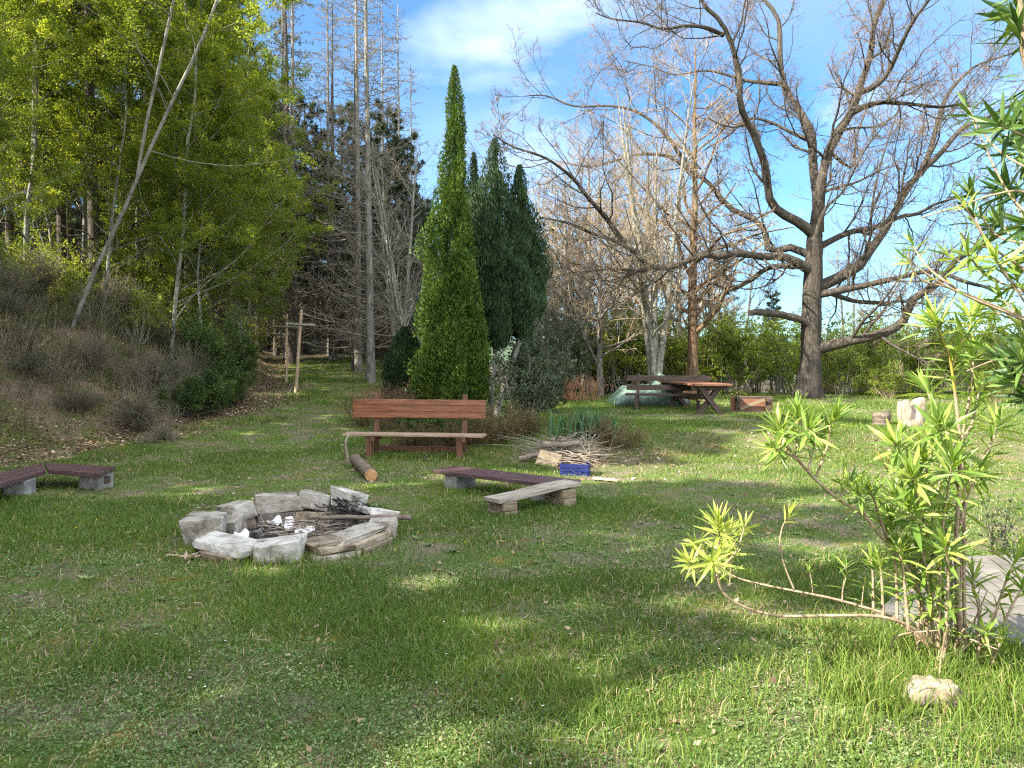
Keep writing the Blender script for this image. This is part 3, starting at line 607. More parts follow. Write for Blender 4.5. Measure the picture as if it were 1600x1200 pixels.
# --- T shaped drying posts
def tpost(base, top, bar_a, bar_b, label, rr=.042):
    t = thing('line_post', label, 'post', base, 0, 'clothes line posts')
    P = np.linspace(np.array(base) - np.array(base) - [0, 0, .2], np.array(top - base), 12); mb = MB(); mb.add(*tubes(P[None], np.full((1, 12), rr), 10))
    e = P[-1]; mb.add(np.vstack([tubes(P[None], np.full((1, 12), rr), 10)[0][-10:], [e + [0, 0, .008]]]), [(j, (j + 1) % 10, 10) for j in range(10)])
    mb.build('pole', M['pole_wood'], t)
    v = bar_b - bar_a; mid = (bar_a + bar_b) / 2 - base
    o = part(t, 'crossbar', plank((v.length, .035, .05), .004, 4, .003, 9), M['grey_wood'], mid - Vector((0, rr + .02, 0)), (0, -math.asin(v.z / v.length), math.atan2(v.y, v.x)))
    return t
g1 = G(461, 615); g2 = at(447, 23.2)
tpost(g1, W(471, 484, g1.y), W(447, 505, g1.y), W(494, 508, g1.y), 'nearer leaning pale pole with a crossbar near its top, on the rising lawn')
tpost(g2, W(448, 491, g2.y), W(426, 509, g2.y), W(470, 511, g2.y), 'farther upright pole with a crossbar, left of the leaning pole')
P0 = np.array(W(470, 511, g1.y)); P1 = np.array(W(493, 508, g1.y)); q = np.linspace(P0, P1, 12); q[:, 2] -= .07 * np.sin(np.linspace(0, math.pi, 12))
tag(MB().add(*tubes(q[None], np.full((1, 12), .005), 4)).build('wire', M['grey_twig'], off=P0), 'slack wire hanging under the crossbar of the leaning pole', 'wire')

# --- picnic table with X legs
ta = G(1062, 650); z0 = gz(1.0 * (1090 - 800) / FPX * 16.9, 16.9)
d1, d2 = 16.6, 19.0
A = W(1092, 604, d1); A.z = 0; tcn = Vector(((1112 - 800) / FPX * d1, d1, 0)); tcf = Vector(((1056 - 800) / FPX * d2, d2, 0)); tm = (tcn + tcf) / 2
tl = (tcf - tcn).length; tz = gz(tm.x, tm.y)
t = thing('picnic_table', 'reddish wooden picnic table with crossed X legs on the upper lawn', 'table', (tm.x, tm.y, tz), math.atan2(tcf.y - tcn.y, tcf.x - tcn.x))
for k in range(4): part(t, 'tabletop_board', plank((tl + .25, .205, .045), .005, 5, .004, 40 + k), M['table_wood'], (0, -.32 + .213 * k, .64))
for ex in (-tl / 2 + .1, tl / 2 - .15):
    for s in (-1, 1):
        part(t, 'leg', plank((.085, .11, .85), .008, 3, .003, 45), M['dark_wood'], (ex + s * .044, 0, .29), (s * R_(38), 0, 0))
    part(t, 'top_bearer', plank((.08, .8, .09), .006, 3, .003, 47), M['dark_wood'], (ex, 0, .575))
part(t, 'stretcher', plank((tl - .4, .07, .09), .006, 4, .003, 48), M['block_wood'], (-.05, 0, .3))
# benches at the table
def table_bench(loc, yw, L, label, back=False, zs=.36, grp='benches at the picnic table'):
    t = thing('picnic_bench', label, 'bench', loc, yw, grp)
    part(t, 'seat', plank((L, .32, .05), .006, 5, .004, 51), M['table_wood'] if not back else M['dark_wood'], (0, 0, zs))
    for sx in (-.36, .36):
        for sy in (-.1, .1): part(t, 'leg', plank((.08, .07, zs), .005, 3, .002, 52), M['dark_wood'], (sx * L, sy, zs / 2 - .03))
        if back: part(t, 'back_post', plank((.07, .06, .84), .005, 3, .002, 53), M['dark_wood'], (sx * L, .2, .4), (R_(-8), 0, 0))
    if back:
        for k, z in enumerate((.52, .74)): part(t, 'backrest_board', plank((L, .035, .13), .005, 5, .004, 55 + k), M['dark_wood'], (0, .2 + .04 * k, z), (R_(-8), 0, 0))
    return t
p = at(1043, 18.0); table_bench(p, R_(-14), 1.95, 'dark bench with a two board backrest, behind and left of the picnic table', True)
p = at(1060, 19.8); table_bench(p, R_(98), 1.2, 'low backless bench half hidden behind the X legs of the picnic table', False, .3)
# bench fallen on its front
p = at(1176, 17.2)
t = thing('overturned_bench', 'reddish wooden bench tipped over, its underside facing the lawn beside the oak', 'bench', (p.x, p.y, p.z), R_(-6))
part(t, 'seat', plank((.92, .045, .36), .006, 5, .004, 71), M['table_wood'], (0, .1, .19), (R_(-6), 0, 0))
for sx in (-.33, .33): part(t, 'leg', plank((.09, .34, .075), .006, 3, .003, 72), M['dark_wood'], (sx, -.1, .33 - .02), (R_(8), 0, 0)); part(t, 'leg_cleat', plank((.085, .06, .34), .006, 3, .003, 76), M['dark_wood'], (sx, -.03, .17), (R_(-6), 0, 0))
part(t, 'rail', plank((.8, .05, .06), .005, 3, .003, 78), M['dark_wood'], (0, -.1, .345)); part(t, 'brace', plank((.58, .05, .06), .005, 3, .003, 73), M['block_wood'], (-.02, -.1, .2), (0, R_(-22), 0))
part(t, 'backrest_board', plank((1.35, .14, .035), .005, 3, .003, 74), M['dark_wood'], (-.1, -.3, .03))
# tarpaulin heap
p = at(1012, 19.4); bm = bmesh.new(); bmesh.ops.create_grid(bm, x_segments=70, y_segments=40, size=.5)
for v in bm.verts:
    u, w_ = v.co.x, v.co.y; e = max(0, 1 - (2 * abs(u)) ** 2.6) * max(0, 1 - (2 * abs(w_)) ** 2.4)
    hgt = e ** .38 * (.42 + .32 * math.exp(-((u - .22) / .14) ** 2) + .1 * math.exp(-((u + .3) / .12) ** 2))
    n = mnoise.noise(Vector((u * 6, w_ * 5, 2))) * .2 + abs(mnoise.noise(Vector((u * 14 + w_ * 6, w_ * 7, 5)))) * .16 - abs(mnoise.noise(Vector((u * 24 - w_ * 9, w_ * 12, 9)))) * .08
    v.co = Vector((u * 1.9, w_ * 1.2 + n * .5, max(.01, hgt + n * e + (1 - e) * .03)))
o = bmobj('tarpaulin', bm, M['tarp'], smooth=True); o.location = p; o.rotation_euler = (0, 0, R_(4)); o.modifiers.new('thick', 'SOLIDIFY').thickness = .006
tag(o, 'crumpled pale green tarpaulin over a heap behind the picnic bench', 'tarpaulin')
# bleached forked stump and cut log
p = at(1424, 14.2); mb = MB(); px_m = 14.2 / FPX
def P3(dx_, dy_, dd=0): return np.array([dx_ * px_m, dd, dy_ * px_m])
for pts_, rad in (([P3(-1, -16), P3(-1, 0), P3(-4, 14), P3(-9, 24, -.03), P3(-13, 35, -.05), P3(-15, 41, -.04)], [.19, .19, .17, .14, .11, .075]), ([P3(2, -14), P3(4, 4), P3(7, 16), P3(11, 28, .03), P3(15, 42, .04), P3(16, 46, .05)], [.19, .19, .17, .14, .11, .07])):
    q, qr = resample(pts_, rad, 22); V, F = tubes(q[None], qr[None], 18)
    ax_ = V - np.repeat(q, 18, 0); V = V + nrm(ax_) * np.array([mnoise.fractal(Vector((v[0] * 9, v[1] * 9, v[2] * 1.6)), 1, 2, 4) for v in V])[:, None] * .05; V[-18:, 2] += .05 * np.array([mnoise.noise(Vector(v) * 11) for v in V[-18:]]); mb.add(V, F)
    e = V[-18:]; ec = e.mean(0) - [0, 0, .05]; mb.add(np.vstack([e, [ec]]), [(j, (j + 1) % 18, 18) for j in range(18)])
tag(mb.build('tree_stump', M['stump'], smooth=True), 'bleached forked tree stump standing at the edge of the right terrace', 'stump').location = p
p = at(1386, 14.3)
log('cut_log', p + Vector((-.1, 0, -.1)), p + Vector((-.08, .02, .26)), .16, 'short grey upright log round left of the bleached stump', seed=8, mats=('log_bark', 'block_wood'))
# --- brush pile, crate, board
r = rg(70); c0 = G(893, 722); mb = MB()
for k in range(85):
    yw = r.normal(.1, .75) + (math.pi if r.random() < .5 else 0); L = r.uniform(.3, .85); x = c0.x + r.normal() * .26; y = c0.y + .1 + r.normal() * .24
    hmax = .4 * math.exp(-((x - c0.x) / .55) ** 2 - ((y - c0.y - .15) / .4) ** 2); z = gz(x, y) + r.uniform(.02, hmax + .03); tl_ = r.normal() * .22
    dv = np.array([math.cos(yw) * L * .5, math.sin(yw) * L * .5, tl_ * L * .5]); rr = r.choice([.006, .009, .013, .02, .03], p=[.3, .3, .2, .14, .06])
    q, qr = crooked(np.array([x, y, z]) - dv, np.array([x, y, z]) + dv, rr, rr * .5, r, 7, .06); q[:, 2] = np.maximum(q[:, 2], ground_z(q[:, 0], q[:, 1]) + rr)
    mb.add(*tubes(q[None], qr[None], 6))
tag(mb.build('brush_pile', M['stick']), 'heap of dry grey cut branches behind the blue crate', 'brush pile', kind='stuff')
for k, (a, b, ra, lab) in enumerate([((848, 694, .32), (905, 703, .36), .05, 'thickest pale branch lying along the front of the brush pile'), ((812, 736, .06), (862, 716, .2), .04, 'broken branch propped against the left end of the brush pile')]):
    pa = G(a[0], 722); pb = G(b[0], 722); q, qr = crooked(pa + Vector((0, 0, a[2] * .8)), pb + Vector((0, 0, b[2] * .8)), ra, ra * .75, r, 8, .03)
    tag(MB().add(*tubes(q[None], qr[None], 9)).build('branch', M['stick'], off=pa), lab, 'branch')
mb = MB()
for k in range(22):
    b = np.array(c0) + [r.normal() * .2 - .1, .25 + r.normal() * .15, .12]; d = np.array([-r.uniform(.3, 1.0), r.normal() * .25, r.uniform(.12, .5)]); L = r.uniform(.6, 1.25)
    q, qr = resample([b, b + d * L * .5, b + d * L + [0, 0, -.1 * L]], [.006, .004, .0018], 10); mb.add(*tubes(q[None], qr[None], 4))
for k in range(12):
    b = np.array(c0) + [.25 + r.normal() * .12, r.normal() * .12, .15]; q, qr = resample([b, b + [r.normal() * .08, 0, .2], b + [r.normal() * .2 + .04, 0, r.uniform(.25, .5)]], [.006, .004, .002], 8); mb.add(*tubes(q[None], qr[None], 4))
tag(mb.build('long_twigs', M['grey_twig']), 'long thin pale twigs fanning out of the brush pile to the left', 'twigs', kind='stuff')
p = G(899, 742); t = thing('crate', 'blue plastic crate with slatted sides at the foot of the brush pile', 'crate', p, R_(-14))
cw, cd, chh = .38, .26, .17; bm = bmesh.new()
def addbox(bm, c, s):
    q = bmesh.ops.create_cube(bm, size=1); bmesh.ops.scale(bm, vec=s, verts=q['verts']); bmesh.ops.translate(bm, vec=c, verts=q['verts'])
for s in (-1, 1):
    for z, hh in ((.022, .045), (.082, .03), (.138, .05)):
        addbox(bm, (0, s * cd / 2, z), (cw - .002 * z, .012, hh)); addbox(bm, (s * cw / 2, 0, z), (.012, cd + .0132, hh - .001))
    for k in range(6): addbox(bm, (-.165 + k * .066, s * (cd / 2 - .0008), .085), (.014, .008, .16))
    for k in range(4): addbox(bm, (s * (cw / 2 - .0008), -.1 + k * .066, .085), (.008, .014, .16))
addbox(bm, (0, 0, .006), (cw - .02, cd - .02, .01))
part(t, 'crate_body', bm, M['blue'])
mb = MB()
for k in range(16):
    yw = r.normal(.15, .3); L = r.uniform(.3, .55); x = p.x + r.normal() * .1 + .08; y = p.y + r.normal() * .08 + .08; z = p.z + .17 + r.uniform(0, .1)
    q, qr = crooked((x - L * .5, y, z + r.normal() * .03), (x + L * .5, y - yw * L * .4, z - .06 + r.normal() * .04), r.uniform(.006, .016), .005, r, 6, .05); mb.add(*tubes(q[None], qr[None], 6))
tag(mb.build('branches', M['stick']), 'loose dry sticks lying over the top of the blue crate', 'sticks', kind='stuff')
p = G(857, 728); sheet('wooden_board', p + Vector((0, 0, .1)), .34, .26, R_(-20), M['card'], 'pale torn piece of board leaning on the brush pile', 'board', 4, .02, (R_(48), R_(10)), .01)
p = G(946, 752); o = part(None, 'wooden_board', plank((.34, .09, .02), .003, 5, .006, 77), M['card'], p + Vector((0, 0, .025)), (0, R_(3), R_(-22))); tag(o, 'short pale board lying flat on the grass right of the blue crate', 'board')
# woodchips left of the pit
mb = MB(); c0 = G(287, 875)
for k in range(60):
    x, y = c0.x + r.normal() * .09, c0.y + r.normal() * .06; d = nrm(np.array([r.normal(), r.normal(), r.normal() * .3])); L = r.uniform(.03, .1)
    q = np.array([[x, y, gz(x, y) + r.uniform(.01, .04)]]); mb.add(*leafq(q, d[None], nrm(np.array([[r.normal() * .4, r.normal() * .4, 1]])), L, L * .4), var=.8 + .2 * r.random())
tag(mb.build('woodchips', M['litter']), 'small heap of pale wood chips in the grass left of the fire pit', 'woodchips', kind='stuff')
# paving and stone under the oleander
pv = [W(x_, y_, 3) for x_, y_ in ((1364, 962), (1452, 872), (1800, 858), (1900, 1045), (1620, 1012))]
pv = [Vector((0, 0, CAM_Z)) + (q - Vector((0, 0, CAM_Z))) * ((CAM_Z - .03) / (CAM_Z - q.z)) for q in pv]
bm = bmesh.new(); lo = [bm.verts.new((q.x, q.y, -.1)) for q in pv]; hi = [bm.verts.new((q.x, q.y, .035)) for q in pv]
bm.faces.new(hi); bm.faces.new(lo[::-1])
for j in range(5): bm.faces.new((lo[j], lo[(j + 1) % 5], hi[(j + 1) % 5], hi[j]))
bmesh.ops.recalc_face_normals(bm, faces=bm.faces); bmesh.ops.bevel(bm, geom=bm.edges[:], offset=.01, segments=2, affect='EDGES')
tag(bmobj('pavement', bm, M['slab']), 'grey concrete paving slab behind the oleander', 'paving', kind='structure')
PAVE = pv
p = G(1466, 1112); bm = bmesh.new(); bmesh.ops.create_icosphere(bm, subdivisions=5, radius=1)
for v in bm.verts:
    d = v.co.normalized(); v.co = Vector((d.x * .14, d.y * .1, d.z * .1)) * (1 + .28 * mnoise.fractal(d * 1.3 + Vector((3, 1, 2)), 1, 2, 2) + .05 * mnoise.fractal(d * 7, 1, 2, 3)); v.co.z = min(v.co.z, .085 + .02 * mnoise.noise(d * 3))
o = bmobj('boulder', bm, M['stone_buff'], smooth=True); o.location = p + Vector((0, .05, .03)); tag(o, 'pale half buried boulder in tall grass at the foot of the oleander', 'stone')
# ------------------------------------------------------------------ trees and shrubs: prototypes as shared meshes
def wob_trunk(h, lean, rng, n=10, wob=.03, rbot=.1, rtop=.02, flare=1.25, curve=.0):
    t = np.linspace(0, 1, n); P = np.zeros((n, 3)); P[:, 2] = t * h - .3 * (t == 0)
    P[:, 0] = lean[0] * h * (t + curve * t * (1 - t)) + np.cumsum(rng.normal(size=n)) * wob * .4; P[:, 1] = lean[1] * h * t + np.cumsum(rng.normal(size=n)) * wob * .4
    P[0, :2] = 0; Rr = rbot * (1 - t) + rtop * t; Rr[0] *= flare; return resample(P, Rr, n * 2)
def rnd_leaves(mb, C, T, rng, L, wr=.55, up=.9, jit=.05, var=None, mi=1, spread=1.0):
    n = len(C); D = nrm(T * .5 + rng.normal(size=(n, 3)) * spread * np.array([1, 1, .6])); Nn = nrm(np.array([0, 0, up]) + rng.normal(size=(n, 3)) * .5)
    le = rng.uniform(L[0], L[1], n); V, F = leafq(C + rng.normal(size=(n, 3)) * jit, D, Nn, le, le * wr)
    mb.add(V, F, rng.random(n) if var is None else var, mi)
def clump(C, rng, s=1.1, seed=0):
    a = vn(C[:, 0] / s + C[:, 2] * .31 / s, C[:, 1] / s + C[:, 2] / s, seed); return np.clip(.65 * a + .5 * rng.random(len(C)) - .1, 0, 1)
def p_spring(seed, h, lean=(0, 0), nleaf=15000, rbot=.055, L=(.036, .082), fork=False, spread=(.24, .42), n1=24, t0=.22, bark='pale_bark', leaf='spring_leaf'):
    r = rg(seed); q, qr = wob_trunk(h, lean, r, rbot=rbot, wob=.17); P = q[None]; Rr = qr[None]
    if fork:
        a, ar = wob_trunk(h * .7, (lean[0] * .55, lean[1]), r, rbot=rbot * .75, flare=1); a = a + q[6] - a[0]; P = np.concatenate([P, a[None]]); Rr = np.concatenate([Rr, ar[None]])
    P1, R1 = sprout(P, Rr, n1 // len(P), r, (t0, .98), (38, 75), spread, 8, .5, .25, .03, .12, rmin=.006)
    P2, R2 = sprout(P1, R1, 7, r, (.2, 1), (30, 65), (.28, .5), 6, .55, .3, .0, .16, rmin=.004, flat=.6)
    P3, R3 = sprout(P2, R2, 5, r, (.15, 1), (30, 65), (.3, .55), 4, .6, .4, -.02, .16, rmin=.003, flat=.5)
    mb = MB(); mb.add(*tubes(P, Rr, 9)); mb.add(*tubes(P1, R1 * .6, 5)); tr = mb.mesh('trunk', M[bark])
    mb = MB(); mb.add(*tubes(P2, R2 * .6, 4)); mb.add(*tubes(P3, R3 * .6, 3))
    n3 = int(nleaf * .75); C, T = pts_on(P3, n3, r, .1, 1.0); C2, T2 = pts_on(P2, nleaf - n3, r, .3, 1); C = np.vstack([C, C2]); T = np.vstack([T, T2])
    rnd_leaves(mb, C, T, r, L, var=clump(C, r, 1.0, seed)); cr = mb.mesh('crown', [M['dark_bark' if bark == 'dark_bark' else 'grey_bark'], M[leaf]]); return tr, cr
def p_pine(seed, h, t0=.4, rbot=.16, ntuft=4200, L1=(1.3, 2.7), needle='pine_needle', dead=34, NL=(.13, .24)):
    r = rg(seed); q, qr = wob_trunk(h, (r.normal() * .015, 0), r, rbot=rbot, rtop=.025, wob=.02); P = q[None]; Rr = qr[None]
    P1, R1 = sprout(P, Rr, 74, r, (t0, .985), (62, 92), L1, 7, .3, .3, .05, .1, absL=True, rmin=.01, taperL=.75)
    P2, R2 = sprout(P1, R1, 9, r, (.3, 1), (30, 60), (.2, .42), 4, .5, .4, .05, .1, rmin=.006, flat=.5)
    Pd, Rd = sprout(P, Rr, dead, r, (.1, t0 + .1), (68, 105), (.5, 1.7), 6, .2, .25, -.03, .12, absL=True, rmin=.008, taperL=0)
    Pe, Re = sprout(Pd, Rd, 4, r, (.3, 1), (30, 70), (.2, .45), 4, .6, .4, -.02, .15, rmin=.005)
    mb = MB(); mb.add(*tubes(P, Rr, 10)); tr = mb.mesh('trunk', M['dark_bark'])
    mb = MB(); mb.add(*tubes(P1, R1, 4)); mb.add(*tubes(P2, R2, 3)); mb.add(*tubes(Pd, Rd, 4)); mb.add(*tubes(Pe, Re, 3))
    C, T = pts_on(P2, ntuft, r, .25, 1); va = clump(C, r, .9, seed); C = np.repeat(C, 6, 0); T = np.repeat(T, 6, 0); va = np.repeat(va, 6)
    n = len(C); D = nrm(T + r.normal(size=(n, 3)) * .8 + np.array([0, 0, .25])); le = r.uniform(NL[0], NL[1], n); V, F = leafq(C, D, nrm(r.normal(size=(n, 3))), le, .028); mb.add(V, F, va, 1)
    return tr, mb.mesh('crown', [M['dark_bark'], M[needle]])
def p_larch(seed, h, rbot=.14, n1=180, L1=(.9, 2.8), needles=0, bark='grey_bark', twig='larch_twig', t0=.07, up=.02):
    r = rg(seed); q, qr = wob_trunk(h, (r.normal() * .012, 0), r, rbot=rbot, rtop=.015, wob=.02); P = q[None]; Rr = qr[None]
    P1, R1 = sprout(P, Rr, n1, r, (t0, .985), (65, 105), L1, 8, .2, .35, up, .1, absL=True, rmin=.012, taperL=.72)
    P2, R2 = sprout(P1, R1, 7, r, (.15, 1), (40, 75), (.15, .4), 5, .6, .4, -.03, .14, rmin=.008, flat=.3)
    P3, R3 = sprout(P2, R2, 3, r, (.2, 1), (30, 60), (.3, .5), 3, .7, .5, 0, .1, rmin=.006)
    mb = MB(); mb.add(*tubes(P, Rr, 10)); tr = mb.mesh('trunk', M[bark])
    mb = MB(); mb.add(*tubes(P1, R1, 4)); mb.add(*tubes(P2, R2, 3)); mb.add(*tubes(P3, R3, 3))
    if needles:
        C, T = pts_on(P2, needles, r, 0, 1); n = len(C); D = nrm(r.normal(size=(n, 3))); V, F = leafq(C, D, nrm(r.normal(size=(n, 3))), r.uniform(.05, .12, n), .03); mb.add(V, F, r.random(n), 1)
    return tr, mb.mesh('crown', [M[twig], M['larch_needle']])
def p_bare(seed, h, stems=1, rbot=.13, twig='tan_twig', bark='grey_bark', spread=(.25, .45), n1=16, n2=8, n3=6, n4=4, t0=.25, lean=.12, rt=.004, ang=(25, 60), buds=0):
    r = rg(seed); PP = []; RR = []
    for k in range(stems):
        a = k * 2 * math.pi / stems + r.random(); ln = lean if stems > 1 else lean * .3
        q, qr = wob_trunk(h * r.uniform(.85, 1), (math.cos(a) * ln, math.sin(a) * ln), r, rbot=rbot / stems ** .4, rtop=.015, wob=.05); PP.append(q); RR.append(qr)
    P = np.array(PP); Rr = np.array(RR)
    P1, R1 = sprout(P, Rr, n1, r, (t0, .97), ang, spread, 8, .5, .25, .06, .13, rmin=.008)
    P2, R2 = sprout(P1, R1, n2, r, (.2, 1), (25, 60), (.3, .5), 6, .55, .3, .04, .15, rmin=.005)
    P3, R3 = sprout(P2, R2, n3, r, (.2, 1), (25, 60), (.3, .55), 5, .6, .35, .03, .15, rmin=rt)
    mb = MB(); mb.add(*tubes(P, Rr, 9)); mb.add(*tubes(P1, R1, 5)); tr = mb.mesh('trunk', M[bark])
    mb = MB(); mb.add(*tubes(P2, R2, 4)); mb.add(*tubes(P3, R3, 3))
    if n4: P4, R4 = sprout(P3, R3, n4, r, (.2, 1), (25, 60), (.3, .6), 3, .7, .5, .02, .15, rmin=rt * .85); mb.add(*tubes(P4, R4, 3))
    if buds:
        C, T = pts_on(P3, buds, r, .3, 1); rnd_leaves(mb, C, T, r, (.03, .07))
    return tr, mb.mesh('crown', [M[twig], M['hedge_leaf']])
def p_shrub(seed, rx, h, nst=14, nleaf=2500, L=(.03, .06), leaf='bush_leaf', twig='grey_twig', n2=5, n3=4, out=.5, t0=.2, r0=.012, rt=.0025, wr=.55, up=.06, jit=.03, split=True):
    r = rg(seed); a = r.uniform(0, 2 * np.pi, nst); rad = r.uniform(.1, 1, nst) ** .6; m = 7; t = np.linspace(0, 1, m)[None, :, None]
    tip = np.stack([np.cos(a) * rad * rx, np.sin(a) * rad * rx, h * (1.02 - .45 * rad ** 2) * r.uniform(.75, 1.05, nst)], 1); b = np.stack([np.cos(a), np.sin(a), 0 * a], 1) * rx * .16 * rad[:, None] - [0, 0, .05]
    P = b[:, None] * (1 - t) + tip[:, None] * t + np.array([0, 0, 1.]) * (t * (1 - t)) * h * .3 * out + np.cumsum(r.normal(size=(nst, m, 3)), 1) * .02 * h; P[:, 0] = b
    Rr = r0 * r.uniform(.6, 1.2, nst)[:, None] * np.linspace(1, .25, m)[None]
    P2, R2 = sprout(P, Rr, n2, r, (t0, 1), (25, 60), (.25, .45), 5, .6, .3, up, .16, rmin=rt)
    P3, R3 = sprout(P2, R2, n3, r, (.2, 1), (25, 65), (.3, .6), 4, .7, .4, up, .16, rmin=rt)
    mb = MB(); mb.add(*tubes(P, Rr, 5)); st = mb.mesh('stem', M[twig])
    mb = MB(); mb.add(*tubes(P2, R2, 3)); mb.add(*tubes(P3, R3, 3))
    if nleaf:
        C, T = pts_on(P3, nleaf, r, .1, 1); rnd_leaves(mb, C, T, r, L, wr, jit=jit, var=clump(C, r, h * .35, seed))
    return st, mb.mesh('foliage', [M[twig], M[leaf]])
def p_cone(prof, n, seed, L=(.09, .17), leaf='thuja_leaf', core=.6, lump=.22, updir=.9, trunk_r=.07, spikes=(), wr=.42):
    """column of upright scale-leaf sprays; prof = [(height, radius)]"""
    r = rg(seed); ph = np.array(prof); H = ph[-1, 0]; z0 = ph[0, 0]
    hh = r.uniform(z0, H, n * 3); rr = np.interp(hh, ph[:, 0], ph[:, 1]); keep = r.random(n * 3) < (rr / rr.max() * .9 + .1); hh = hh[keep][:n]; rr = rr[keep][:n]; n = len(hh)
    a = r.uniform(0, 2 * np.pi, n); lm = 1 + lump * (2 * fbm(np.cos(a) * 1.3 + seed, np.sin(a) * 1.3 + hh * 2.1, seed, 3) - 1) + .1 * (2 * vn(a * 7, hh * 6, seed + 3) - 1)
    q = rr * lm * (1.03 - .45 * r.random(n) ** 2.0 + .22 * r.random(n) ** 14); C = np.stack([np.cos(a) * q, np.sin(a) * q, hh], 1)
    O = np.stack([np.cos(a), np.sin(a), 0 * a], 1); D = nrm(O * .75 + np.array([0, 0, updir]) + r.normal(size=(n, 3)) * .38); Tg = np.stack([-np.sin(a), np.cos(a), 0 * a], 1)
    Nn = nrm(O + r.normal(size=(n, 3)) * .6); le = r.uniform(L[0], L[1], n) * (.6 + .4 * np.minimum(1, rr / .3)); V, F = leafq(C, D, Nn, le, le * wr)
    for (ox, oy, z1_, z2_, fr_) in spikes:  # separate pointed leaders standing beside the main one
        kk = r.random(n) < fr_; hz_ = (C[kk, 2] - z0) / (H - z0); nx_ = np.interp(hz_, [0, .15, .55, 1], [.25, .75, .7, .05]) * rr.max() * .55 * (1 - .3 * r.random(kk.sum()) ** 2) * (1 + .3 * (vn(a[kk] * 4, C[kk, 2] * 5, 9) - .5)); C[kk] = np.stack([ox + np.cos(a[kk]) * nx_, oy + np.sin(a[kk]) * nx_, z1_ + hz_ * (z2_ - z1_)], 1); V, F = leafq(C, D, Nn, le, le * wr)
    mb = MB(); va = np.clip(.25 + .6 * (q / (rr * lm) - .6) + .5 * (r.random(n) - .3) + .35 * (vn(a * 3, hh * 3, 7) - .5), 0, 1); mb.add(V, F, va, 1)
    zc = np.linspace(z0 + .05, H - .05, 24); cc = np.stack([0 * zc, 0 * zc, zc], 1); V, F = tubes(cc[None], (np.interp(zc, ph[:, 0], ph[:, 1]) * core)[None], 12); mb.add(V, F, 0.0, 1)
    cr = mb.mesh('crown', [M['dark_bark'], M[leaf]])
    zt = np.linspace(-.2, H * .9, 10); mb = MB(); mb.add(*tubes(np.stack([0 * zt, 0 * zt, zt], 1)[None], np.linspace(trunk_r, .01, 10)[None], 8)); return mb.mesh('trunk', M['brown_bark']), cr
def place(name, meshes, names, label, cat, loc, rz=0, sc_=1, group=None, sink=.05):
    t = thing(name, label, cat, Vector(loc) - Vector((0, 0, sink)), rz, group, sc_)
    for me, nm in zip(meshes, names): obj(nm, me, t)
    return t
TC = ('trunk', 'crown'); SF = ('stem', 'foliage')

# --- the big oak, limbs after the photograph, each with its own reach towards or away from the viewer
OD = 22.0; ob = G(1263, 622); OD = ob.y; r = rg(500)
oak = thing('oak_tree', 'huge bare spreading oak with a thick dark trunk on the upper lawn', 'tree', ob)
def tr3(pts, d0, d1):
    n = len(pts); L = [0]
    for i_ in range(1, n): L.append(L[-1] + math.hypot(pts[i_][0] - pts[i_ - 1][0], pts[i_][1] - pts[i_ - 1][1]))
    return np.array([np.array(W(px, py, OD + d0 + (d1 - d0) * L[k] / max(L[-1], 1))) - np.array(ob) for k, (px, py) in enumerate(pts)])
def c3(pts): return [(800 + a / 2, b / 2) for a, b in pts]
pm = OD / FPX
q, qr = resample(tr3([(1262, 640), (1262, 618), (1265, 590), (1267, 550), (1268, 500), (1269, 450), (1272, 410), (1273, 375), (1273, 350)], 0, 0), [24 * pm, 20.5 * pm, 17.5 * pm, 16 * pm, 15 * pm, 14 * pm, 13 * pm, 12 * pm, 7 * pm], 40)
mb = MB(); V, F = tubes(q[None], qr[None], 20); ax = V - np.repeat(q, 20, 0); nz_ = np.array([mnoise.fractal(Vector((v[0] * 5, v[1] * 5, v[2] * 1.2)), 1, 2, 4) for v in V])
ang_ = np.arctan2(ax[:, 1], ax[:, 0]); root = np.exp(-np.maximum(V[:, 2], 0) / .35) * (.10 * np.cos(ang_ * 5 + 1) + .06)
V = V + nrm(ax) * (nz_ * .045 + root)[:, None]; mb.add(V, F); mb.build('trunk', M['oak_bark'], oak)
